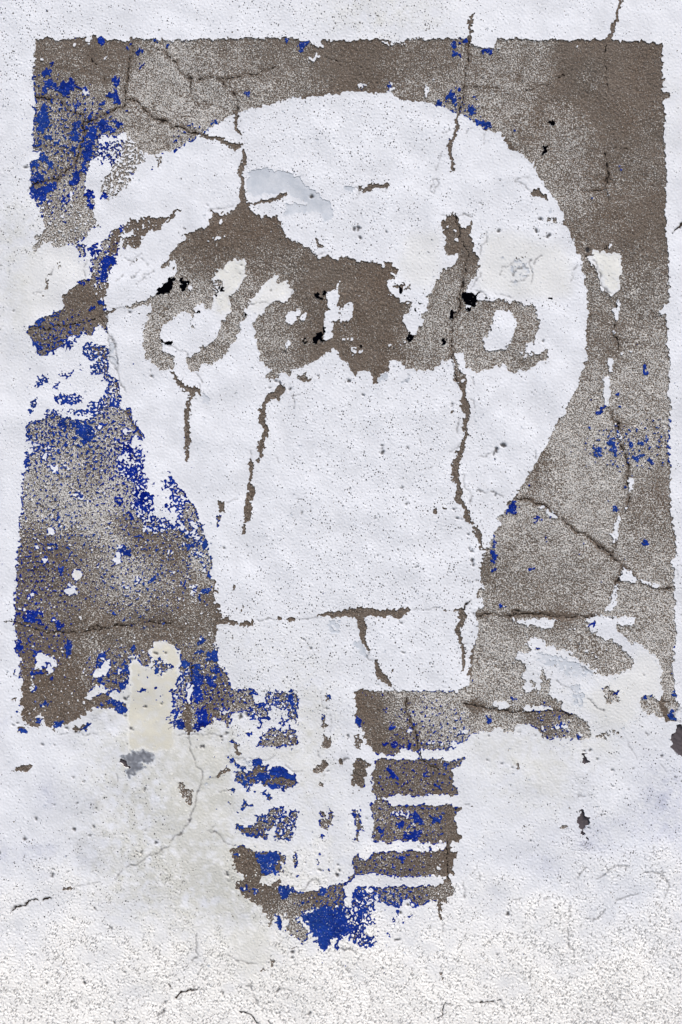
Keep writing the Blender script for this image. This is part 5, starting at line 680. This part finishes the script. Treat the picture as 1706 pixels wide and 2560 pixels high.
VX = np.broadcast_to((np.arange(NX + 1) * CELL - MARG)[None, :], (NY + 1, NX + 1)).astype(np.float32).copy()
VY = np.broadcast_to((np.arange(NY + 1) * CELL - MARG)[:, None], (NY + 1, NX + 1)).astype(np.float32).copy()
# ease the stair-steps out of every flake's outline
ev = np.zeros((NY + 1, NX + 1), bool); eh = np.zeros((NY + 1, NX + 1), bool)
ev[:-1, 1:-1] = cls[:, :-1] != cls[:, 1:]     # edge from (j,i) down to (j+1,i)
eh[1:-1, :-1] = cls[:-1, :] != cls[1:, :]     # edge from (j,i) right to (j,i+1)
for _ in range(1):
    sx = np.zeros_like(VX); sy = np.zeros_like(VX); sn = np.zeros_like(VX)
    for A, S_ in ((VX, sx), (VY, sy)):
        S_[:-1][ev[:-1]] += A[1:][ev[:-1]]; S_[1:][ev[:-1]] += A[:-1][ev[:-1]]
        S_[:, :-1][eh[:, :-1]] += A[:, 1:][eh[:, :-1]]; S_[:, 1:][eh[:, :-1]] += A[:, :-1][eh[:, :-1]]
    sn[:-1] += ev[:-1]; sn[1:] += ev[:-1]; sn[:, :-1] += eh[:, :-1]; sn[:, 1:] += eh[:, :-1]
    ok = sn == 2
    VX[ok] = 0.45 * VX[ok] + 0.55 * sx[ok] / 2; VY[ok] = 0.45 * VY[ok] + 0.55 * sy[ok] / 2

# survey grid -> wall plane (y = 0), seen square-on apart from the upward pitch of the survey camera
dirx = VX - W0 / 2; up = H0 / 2 - VY
ry = FPX * math.cos(PITCH) - up * math.sin(PITCH)
rz = FPX * math.sin(PITCH) + up * math.cos(PITCH)
PX = (dirx / ry * DIST).ravel(); PZ = (rz / ry * DIST + CAMZ).ravel()
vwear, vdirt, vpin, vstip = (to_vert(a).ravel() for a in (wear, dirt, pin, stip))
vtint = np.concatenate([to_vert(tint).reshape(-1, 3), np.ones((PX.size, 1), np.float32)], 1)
vh = {c: to_vert(h).ravel() * MM for c, h in h_by.items()}
base_depth = -2.6 * MM + to_vert(0.03 * n60 + 0.3 * n220).ravel() * MM
rank = {CRACKC: 0, MAUVEC: 1, BARE: 2, BLUEC: 3, BLACKC: 3, GREYC: 4, CREAMC: 5, WHITE: 6}
rk = np.vectorize(rank.get)(np.arange(8))[cls]
rkp = np.pad(rk, 1, constant_values=9)

# ------------------------------------------------------------ materials
def new_mat(name):
    m = bpy.data.materials.new(name); m.use_nodes = True
    nt = m.node_tree; nt.nodes.clear()
    out = nt.nodes.new('ShaderNodeOutputMaterial'); b = nt.nodes.new('ShaderNodeBsdfPrincipled')
    nt.links.new(b.outputs[0], out.inputs[0])
    b.inputs['Specular IOR Level'].default_value = 0.25
    return m, nt, b
def nd(nt, t, **kw):
    n = nt.nodes.new(t)
    for k, v in kw.items():
        if k.startswith('i_'): n.inputs[k[2:].replace('_', ' ')].default_value = v
        else: setattr(n, k, v)
    return n
def lk(nt, a, b): nt.links.new(a, b)
def attr(nt, name): return nd(nt, 'ShaderNodeAttribute', attribute_name=name)
def mth(nt, op, a, b=None, c=None, clamp=False):
    n = nd(nt, 'ShaderNodeMath', operation=op, use_clamp=clamp)
    for i, v in enumerate((a, b, c)):
        if v is None: continue
        if isinstance(v, (int, float)): n.inputs[i].default_value = v
        else: lk(nt, v, n.inputs[i])
    return n.outputs[0]
def mixc(nt, f, a, b):
    n = nd(nt, 'ShaderNodeMix', data_type='RGBA')
    for i, v in ((0, f), (6, a), (7, b)):
        if isinstance(v, (tuple, list)): n.inputs[i].default_value = (*v, 1)
        elif isinstance(v, (int, float)): n.inputs[i].default_value = v
        else: lk(nt, v, n.inputs[i])
    return n.outputs[2]
def tex(nt, scale, detail=2.0, rough=.5, vec=None, dist=0.0):
    n = nd(nt, 'ShaderNodeTexNoise')
    n.inputs['Scale'].default_value = scale; n.inputs['Detail'].default_value = detail
    n.inputs['Roughness'].default_value = rough; n.inputs['Distortion'].default_value = dist
    if vec is not None: lk(nt, vec, n.inputs['Vector'])
    return n.outputs['Fac']
def pos(nt, rot=0.0, scale=(1, 1, 1)):
    g = nd(nt, 'ShaderNodeNewGeometry')
    m = nd(nt, 'ShaderNodeMapping'); m.inputs['Rotation'].default_value = (0, rot, 0); m.inputs['Scale'].default_value = scale
    if rot:
        r = nd(nt, 'ShaderNodeMapping'); r.inputs['Rotation'].default_value = (0, rot, 0)
        lk(nt, g.outputs['Position'], r.inputs['Vector']); m.inputs['Rotation'].default_value = (0, 0, 0)
        lk(nt, r.outputs[0], m.inputs['Vector'])
    else: lk(nt, g.outputs['Position'], m.inputs['Vector'])
    return m.outputs[0]
def step(nt, v, edge, width):
    """0..1 ramp rising through edge (edge may be a socket)"""
    return mth(nt, 'MULTIPLY_ADD', mth(nt, 'SUBTRACT', v, edge), 1.0 / width, 0.5, clamp=True)
def bump(nt, b, h, dist, strength=1.0):
    n = nd(nt, 'ShaderNodeBump'); n.inputs['Distance'].default_value = dist; n.inputs['Strength'].default_value = strength
    lk(nt, h, n.inputs['Height']); lk(nt, n.outputs[0], b.inputs['Normal'])

DIRT = (0.060, 0.050, 0.045)
# white coat (tinted per area: bluish wash, cream filler, smudges)
def coat_material(name, rough=.75, pits=True):
    m, nt, b = new_mat(name)
    p = pos(nt)
    t = attr(nt, 'tint').outputs['Color']
    g1 = tex(nt, 900, 3); g2 = tex(nt, 55, 4, .6, p)
    g1.node.inputs['Vector'].default_value = (0, 0, 0); lk(nt, p, g1.node.inputs['Vector'])
    val = mth(nt, 'ADD', mth(nt, 'MULTIPLY_ADD', g1, 0.16, 0.92), mth(nt, 'ADD', mth(nt, 'MULTIPLY_ADD', g2, 0.14, -0.07), mth(nt, 'MULTIPLY_ADD', tex(nt, 13, 5, .65, p), 0.16, -0.08)))
    hs = nd(nt, 'ShaderNodeVectorMath', operation='SCALE'); lk(nt, t, hs.inputs[0]); lk(nt, val, hs.inputs['Scale'])
    col = hs.outputs[0]
    hgt = g1
    if pits:
        # pinholes the brush never filled
        def dots(vec, scale, dens, rmax, soft):
            v = nd(nt, 'ShaderNodeTexVoronoi', voronoi_dimensions='2D'); v.inputs['Scale'].default_value = scale; v.inputs['Randomness'].default_value = 1.0
            lk(nt, vec, v.inputs['Vector'])
            c = nd(nt, 'ShaderNodeSeparateColor'); lk(nt, v.outputs['Color'], c.inputs[0])
            pick = mth(nt, 'SUBTRACT', mth(nt, 'ADD', c.outputs[0], dens), 1.0)          # only some of the points are holes
            rad = mth(nt, 'MULTIPLY', mth(nt, 'MINIMUM', mth(nt, 'MULTIPLY', pick, 2.2), mth(nt, 'MULTIPLY_ADD', c.outputs[1], 0.7, 0.3)), rmax)
            return mth(nt, 'MULTIPLY', mth(nt, 'MULTIPLY_ADD', mth(nt, 'SUBTRACT', rad, v.outputs['Distance']), 1.0 / soft, 0.5, clamp=True), step(nt, pick, 0.0, 0.02))
        wob = nd(nt, 'ShaderNodeVectorMath', operation='ADD')
        wn_ = nd(nt, 'ShaderNodeTexNoise'); wn_.inputs['Scale'].default_value = 380; lk(nt, p, wn_.inputs['Vector'])
        ws = nd(nt, 'ShaderNodeVectorMath', operation='SCALE'); lk(nt, wn_.outputs['Color'], ws.inputs[0]); ws.inputs['Scale'].default_value = 0.0022
        lk(nt, p, wob.inputs[0]); lk(nt, ws.outputs[0], wob.inputs[1])
        sx_ = nd(nt, 'ShaderNodeSeparateXYZ'); lk(nt, wob.outputs[0], sx_.inputs[0])
        flat = nd(nt, 'ShaderNodeCombineXYZ'); lk(nt, sx_.outputs[0], flat.inputs[0]); lk(nt, sx_.outputs[2], flat.inputs[1])
        def mapped(rot, sc):
            r = nd(nt, 'ShaderNodeMapping'); r.inputs['Rotation'].default_value = (0, 0, rot); lk(nt, flat.outputs[0], r.inputs['Vector'])
            m2 = nd(nt, 'ShaderNodeMapping'); m2.inputs['Scale'].default_value = sc; lk(nt, r.outputs[0], m2.inputs['Vector'])
            return m2.outputs[0]
        pn = attr(nt, 'pin').outputs['Fac']
        ph = dots(mapped(0.3, (1, 0.85, 1)), 350, mth(nt, 'MULTIPLY_ADD', pn, 0.62, 0.02), 0.33, 0.2)
        # stippled crevices of the rough lower wall, with bump shadows painted as dark dashes
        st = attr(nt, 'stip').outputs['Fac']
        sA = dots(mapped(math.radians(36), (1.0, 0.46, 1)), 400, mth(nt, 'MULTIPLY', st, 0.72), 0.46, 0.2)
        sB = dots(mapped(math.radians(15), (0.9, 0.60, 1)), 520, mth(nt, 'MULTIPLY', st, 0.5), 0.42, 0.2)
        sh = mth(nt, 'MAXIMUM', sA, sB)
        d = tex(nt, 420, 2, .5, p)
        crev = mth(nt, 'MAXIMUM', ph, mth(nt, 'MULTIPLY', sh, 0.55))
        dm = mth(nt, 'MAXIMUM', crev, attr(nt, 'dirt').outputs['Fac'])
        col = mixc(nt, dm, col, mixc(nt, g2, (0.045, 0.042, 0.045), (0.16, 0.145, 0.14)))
        hgt = mth(nt, 'SUBTRACT', mth(nt, 'MULTIPLY', g1, 0.30), mth(nt, 'ADD', crev, mth(nt, 'MULTIPLY', mth(nt, 'MULTIPLY', d, st), 1.5)))
    else:
        col = mixc(nt, attr(nt, 'dirt').outputs['Fac'], col, DIRT)
        hgt = mth(nt, 'MULTIPLY', g1, 0.3)
    lk(nt, col, b.inputs['Base Color']); b.inputs['Roughness'].default_value = rough
    bump(nt, b, hgt, 0.0005, 0.6)
    return m
MAT_COAT = coat_material("white wall paint")
MAT_FILL = coat_material("smooth filler", .6, False)

# bare stucco: brown cement, white coat left in its hollows
m, nt, b = new_mat("bare stucco"); MAT_BARE = m
p = pos(nt)
big = tex(nt, 9, 3, .6, p); fine = tex(nt, 420, 3, .6, p); mid = tex(nt, 60, 3, .6, p)
brown = mixc(nt, step(nt, big, .5, .25), (0.188, 0.130, 0.088), (0.182, 0.146, 0.112))
brown = mixc(nt, mth(nt, 'MULTIPLY_ADD', fine, 1.6, -.35, clamp=True), (0.055, 0.042, 0.034), brown)
brown = mixc(nt, step(nt, tex(nt, 22, 4, .65, p), .56, .22), brown, (0.150, 0.116, 0.090))
brown = mixc(nt, step(nt, mid, .68, .15), brown, (0.115, 0.080, 0.055))
grit = tex(nt, 880, 2, .6, p)
brown = mixc(nt, mth(nt, 'MULTIPLY', step(nt, grit, .60, .10), 0.75), brown, (0.30, 0.24, 0.185))
brown = mixc(nt, mth(nt, 'MULTIPLY', step(nt, mth(nt, 'SUBTRACT', 1.0, grit), .63, .08), 0.8), brown, (0.05, 0.036, 0.028))
sp = tex(nt, 700, 2.6, .6, p, 0.5)
w = mth(nt, 'MULTIPLY', attr(nt, 'wear').outputs['Fac'], 0.86)
thr = mth(nt, 'MULTIPLY_ADD', w, -0.46, 0.745)
white_in = step(nt, sp, thr, 0.085)
chalk = mixc(nt, mid, (0.48, 0.445, 0.40), (0.75, 0.715, 0.665))
col = mixc(nt, white_in, brown, chalk)
col = mixc(nt, attr(nt, 'dirt').outputs['Fac'], col, (0.03, 0.026, 0.026))
lk(nt, col, b.inputs['Base Color']); b.inputs['Roughness'].default_value = .9
bump(nt, b, mth(nt, 'ADD', mth(nt, 'MULTIPLY', white_in, 0.45), mth(nt, 'MULTIPLY', fine, 1.3)), 0.0008, 1.0)

m, nt, b = new_mat("blue paint"); MAT_BLUE = m
p = pos(nt)
a = tex(nt, 70, 3, .6, p); f = tex(nt, 330, 2, .6, p); z = tex(nt, 5.5, 2, .5, p)
col = mixc(nt, step(nt, a, .50, .35), (0.001, 0.004, 0.13), (0.009, 0.036, 0.31))
col = mixc(nt, mth(nt, 'MULTIPLY', step(nt, z, .47, .2), mth(nt, 'MULTIPLY_ADD', f, 1.2, -.25, clamp=True)), col, (0.030, 0.085, 0.23))
f2 = tex(nt, 520, 2, .6, p)
col = mixc(nt, step(nt, f2, .665, .05), col, (0.55, 0.56, 0.60))
lk(nt, col, b.inputs['Base Color']); b.inputs['Roughness'].default_value = .8; b.inputs['Specular IOR Level'].default_value = .0
bump(nt, b, f, 0.0004, 0.7)

m, nt, b = new_mat("black paint"); MAT_BLACK = m
p = pos(nt); f = tex(nt, 300, 2, .6, p)
lk(nt, mixc(nt, step(nt, f, .70, .05), (0.001, 0.001, 0.002), (0.20, 0.19, 0.18)), b.inputs['Base Color']); b.inputs['Specular IOR Level'].default_value = 0; b.inputs['Roughness'].default_value = .6
bump(nt, b, f, 0.0004, 0.6)

m, nt, b = new_mat("old mauve undercoat"); MAT_MAUVE = m
p = pos(nt); f = tex(nt, 200, 4, .6, p); g = tex(nt, 30, 3, .6, p)
lk(nt, mixc(nt, f, mixc(nt, g, (0.035, 0.026, 0.028), (0.085, 0.072, 0.078)), (0.11, 0.09, 0.095)), b.inputs['Base Color']); b.inputs['Roughness'].default_value = .9
bump(nt, b, f, 0.0005, 0.8)

m, nt, b = new_mat("crack soil"); MAT_CRACK = m
p = pos(nt); f = tex(nt, 300, 3, .6, p)
lk(nt, mixc(nt, f, (0.034, 0.023, 0.017), (0.092, 0.068, 0.051)), b.inputs['Base Color']); b.inputs['Roughness'].default_value = 1.0
bump(nt, b, f, 0.0006, 0.8)
MATS = {WHITE: MAT_COAT, BARE: MAT_BARE, BLUEC: MAT_BLUE, BLACKC: MAT_BLACK, MAUVEC: MAT_MAUVE, CRACKC: MAT_CRACK, GREYC: MAT_FILL, CREAMC: MAT_FILL}

# ------------------------------------------------------------ mesh of a set of cells
STRIDE = NX + 1
def cells_mesh(name, jj, ii, c):
    """top sheet of the given cells at their layer's height plus the broken edges down to lower layers"""
    v00 = jj * STRIDE + ii
    quads = np.stack([v00, v00 + STRIDE, v00 + STRIDE + 1, v00 + 1], 1)      # counter-clockwise seen from the street
    uni, inv = np.unique(quads.ravel(), return_inverse=True)
    q = inv.reshape(-1, 4)
    co = np.stack([PX[uni], -vh[c][uni], PZ[uni]], 1)
    me_r = rk[jj, ii]
    sk_a, sk_b = [], []
    for dj, di, a, b2 in ((0, -1, 0, 1), (1, 0, 1, 2), (0, 1, 2, 3), (-1, 0, 3, 0)):
        e = rkp[jj + 1 + dj, ii + 1 + di] < me_r
        sk_a.append(q[e, a]); sk_b.append(q[e, b2])
    sa = np.concatenate(sk_a); sb = np.concatenate(sk_b)
    nt_ = len(uni)
    loc = uni
    if len(sa):
        used, uinv = np.unique(np.concatenate([sa, sb]), return_inverse=True)
        top = co[used].copy()
        bot = top.copy(); bot[:, 1] = np.maximum(-base_depth[uni[used]], bot[:, 1] + 0.0002)
        ia = uinv[:len(sa)]; ib = uinv[len(sa):]
        nu = len(used)
        sq = np.stack([nt_ + ia, nt_ + nu + ia, nt_ + nu + ib, nt_ + ib], 1)
        co = np.concatenate([co, top, bot]); loc = np.concatenate([uni, uni[used], uni[used]])
        faces = np.concatenate([q, sq])
    else:
        faces = q
    me = bpy.data.meshes.new(name)
    nf = len(faces)
    me.vertices.add(len(co)); me.vertices.foreach_set('co', co.astype(np.float32).ravel())
    me.loops.add(nf * 4); me.loops.foreach_set('vertex_index', faces.astype(np.int32).ravel())
    me.polygons.add(nf)
    me.polygons.foreach_set('loop_start', np.arange(0, nf * 4, 4, dtype=np.int32))
    me.polygons.foreach_set('use_smooth', np.ones(nf, bool))
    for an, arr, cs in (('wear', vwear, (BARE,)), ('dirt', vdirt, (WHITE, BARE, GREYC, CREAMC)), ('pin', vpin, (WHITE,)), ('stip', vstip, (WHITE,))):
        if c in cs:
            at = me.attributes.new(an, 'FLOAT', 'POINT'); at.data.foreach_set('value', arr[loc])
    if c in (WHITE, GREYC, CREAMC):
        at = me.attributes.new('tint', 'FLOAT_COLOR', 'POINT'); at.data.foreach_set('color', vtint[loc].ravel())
    me.update(calc_edges=True)
    me.materials.append(MATS[c])
    return me

def components(mask):
    """4-connected components, run by run"""
    parent = []
    def find(a):
        while parent[a] != a:
            parent[a] = parent[parent[a]]; a = parent[a]
        return a
    lab = np.full(mask.shape, -1, np.int32)
    prev = []
    mi = np.pad(mask.astype(np.int8), [(0, 0), (1, 1)])
    df = np.diff(mi, axis=1)
    for j in range(mask.shape[0]):
        st = np.flatnonzero(df[j] == 1); en = np.flatnonzero(df[j] == -1)
        cur = []; k = 0
        for s, e in zip(st.tolist(), en.tolist()):
            idx = len(parent); parent.append(idx)
            while k < len(prev) and prev[k][1] <= s: k += 1
            kk = k
            while kk < len(prev) and prev[kk][0] < e:
                ra, rb = find(idx), find(prev[kk][2])
                if ra != rb: parent[max(ra, rb)] = min(ra, rb)
                kk += 1
            cur.append((s, e, idx)); lab[j, s:e] = idx
        prev = cur
    root = np.array([find(i) for i in range(len(parent))] or [0], np.int32)
    out = np.where(lab >= 0, root[np.maximum(lab, 0)], -1)
    return out

def groups(mask):
    """list of (rows, cols), largest first"""
    lab = components(mask)
    j, i = np.nonzero(lab >= 0)
    l = lab[j, i]
    o = np.argsort(l, kind='stable'); l = l[o]; j = j[o]; i = i[o]
    cut = np.flatnonzero(np.diff(l)) + 1
    parts = list(zip(np.split(j, cut), np.split(i, cut)))
    parts.sort(key=lambda a: -len(a[0]))
    return [a for a in parts if len(a[0])]

col = scene.collection
def link(name, me, parent):
    o = bpy.data.objects.new(name, me); col.objects.link(o); o.parent = parent
    return o

# ------------------------------------------------------------ the wall and its parts
wall = bpy.data.objects.new("wall", None)
col.objects.link(wall)
wall["label"] = "white stucco wall with a peeling blue panel and a painted white light bulb"
wall["category"] = "wall"
wall["kind"] = "thing"

def make_parts(mask, c, name, parent, limit, min_cells, rest_name):
    rest_j, rest_i, n = [], [], 0
    made = []
    for j, i in groups(mask):
        if n < limit and len(j) >= min_cells:
            made.append(link(name, cells_mesh(name, j, i, c), parent)); n += 1
        else:
            rest_j.append(j); rest_i.append(i)
    if rest_j:
        o = link(rest_name, cells_mesh(rest_name, np.concatenate(rest_j), np.concatenate(rest_i), c), parent)
        o["kind"] = "stuff"
    return made

rows = np.broadcast_to(np.arange(NY)[:, None], (NY, NX))
socket = in_bulb & (YY > 1726)
# the white coat: one sheet round the panel, one for the bulb, loose chips left inside the panel
wparts = groups((cls == WHITE) & ~in_bulb)
coat = link("white_paint_coat", cells_mesh("white_paint_coat", wparts[0][0], wparts[0][1], WHITE), wall)
bparts = groups((cls == WHITE) & in_bulb)
bulb = link("painted_bulb", cells_mesh("painted_bulb", bparts[0][0], bparts[0][1], WHITE), wall)
bulb["label"] = "white painted light bulb with its screw socket below"
panel_parts = groups((cls == BARE) & ~in_bulb)
panel = link("worn_panel", cells_mesh("worn_panel", panel_parts[0][0], panel_parts[0][1], BARE), wall)
panel["label"] = "bare brown stucco where the blue panel has worn off"

def rest_parts(parts, c, name, parent, limit, min_cells, rest_name):
    rj, ri = [], []
    for n, (j, i) in enumerate(parts):
        if n < limit and len(j) >= min_cells: link(name, cells_mesh(name, j, i, c), parent)
        else: rj.append(j); ri.append(i)
    if rj:
        o = link(rest_name, cells_mesh(rest_name, np.concatenate(rj), np.concatenate(ri), c), parent); o["kind"] = "stuff"
rest_parts(wparts[1:], WHITE, "white_paint_flake", panel, 250, 30, "white_paint_crumbs")
rest_parts(bparts[1:], WHITE, "white_paint_flake", bulb, 120, 30, "white_paint_crumbs")
rest_parts(panel_parts[1:], BARE, "bare_patch", wall, 150, 30, "bare_specks")

# bare stucco inside the bulb: flaked strips along cracks, the worn lettering, the thread bands of the socket
inb = (cls == BARE) & in_bulb
strip = inb & (strip_id >= 0) & ~((YY > 520) & (YY < 930) & (XX < 1130)) & ~socket
rest_parts(groups(strip), BARE, "flaked_strip", bulb, 80, 20, "flaked_specks")
rest_parts(groups(inb & socket), BARE, "thread_band", bulb, 60, 30, "thread_specks")
lt = groups(inb & ~socket & ~strip)
letter = link("worn_lettering", cells_mesh("worn_lettering", lt[0][0], lt[0][1], BARE), bulb)
letter["label"] = "brown joined letters worn out of the white bulb"
rest_parts(lt[1:], BARE, "bare_patch", bulb, 120, 20, "bare_specks")

make_parts((cls == BLUEC) & ~in_bulb, BLUEC, "blue_paint_flake", panel, 240, 14, "blue_paint_specks")
make_parts((cls == BLUEC) & in_bulb, BLUEC, "blue_paint_flake", bulb, 60, 14, "blue_paint_specks")
make_parts((cls == BLACKC) & in_bulb, BLACKC, "black_paint_flake", bulb, 60, 8, "black_paint_specks")
make_parts((cls == BLACKC) & ~in_bulb, BLACKC, "black_paint_flake", panel, 20, 8, "black_paint_specks")
make_parts(cls == MAUVEC, MAUVEC, "deep_chip", wall, 30, 10, "deep_chip_specks")
make_parts(cls == GREYC, GREYC, "grey_filler_patch", wall, 60, 25, "grey_filler_specks")
make_parts(cls == CREAMC, CREAMC, "cream_filler_patch", wall, 60, 25, "cream_filler_specks")
ids = np.unique(crack_id[(cls == CRACKC)])
for k in ids.tolist():
    j, i = np.nonzero((cls == CRACKC) & (crack_id == k))
    if len(j) < 4: continue
    link("crack", cells_mesh("crack", j, i, CRACKC), wall)

# the wall's body behind the surveyed face, and the plain coat around it
x0, x1 = -1.6, 1.6; z0, z1 = 0.0, 2.7
def corner(px, py):
    ry_ = FPX * math.cos(PITCH) - (H0 / 2 - py) * math.sin(PITCH)
    return (px - W0 / 2) / ry_ * DIST, (FPX * math.sin(PITCH) + (H0 / 2 - py) * math.cos(PITCH)) / ry_ * DIST + CAMZ
XR, YB = NX * CELL - MARG, NY * CELL - MARG
tl, tr = corner(-MARG, -MARG), corner(XR, -MARG)
bl, br = corner(-MARG, YB), corner(XR, YB)
fr = -0.00068; bk = 0.24
me = bpy.data.meshes.new("wall_body")
vs = [(x0, fr, z0), (x1, fr, z0), (x1, fr, z1), (x0, fr, z1), (bl[0], fr, bl[1]), (br[0], fr, br[1]), (tr[0], fr, tr[1]), (tl[0], fr, tl[1]),
      (x0, bk, z0), (x1, bk, z0), (x1, bk, z1), (x0, bk, z1), (bl[0], .02, bl[1]), (br[0], .02, br[1]), (tr[0], .02, tr[1]), (tl[0], .02, tl[1])]
fs = [(0, 1, 5, 4), (1, 2, 6, 5), (2, 3, 7, 6), (3, 0, 4, 7), (9, 8, 11, 10), (8, 0, 3, 11), (1, 9, 10, 2), (3, 2, 10, 11), (8, 9, 1, 0),
      (12, 13, 14, 15), (4, 5, 13, 12), (5, 6, 14, 13), (6, 7, 15, 14), (7, 4, 12, 15)]
me.from_pydata(vs, [], fs)
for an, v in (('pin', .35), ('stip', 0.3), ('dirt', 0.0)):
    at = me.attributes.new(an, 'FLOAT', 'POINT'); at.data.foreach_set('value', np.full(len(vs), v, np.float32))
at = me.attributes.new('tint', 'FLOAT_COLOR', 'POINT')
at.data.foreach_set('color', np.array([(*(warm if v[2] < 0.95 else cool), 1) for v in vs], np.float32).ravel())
me.materials.append(MAT_COAT); me.update()
link("wall_body", me, wall)
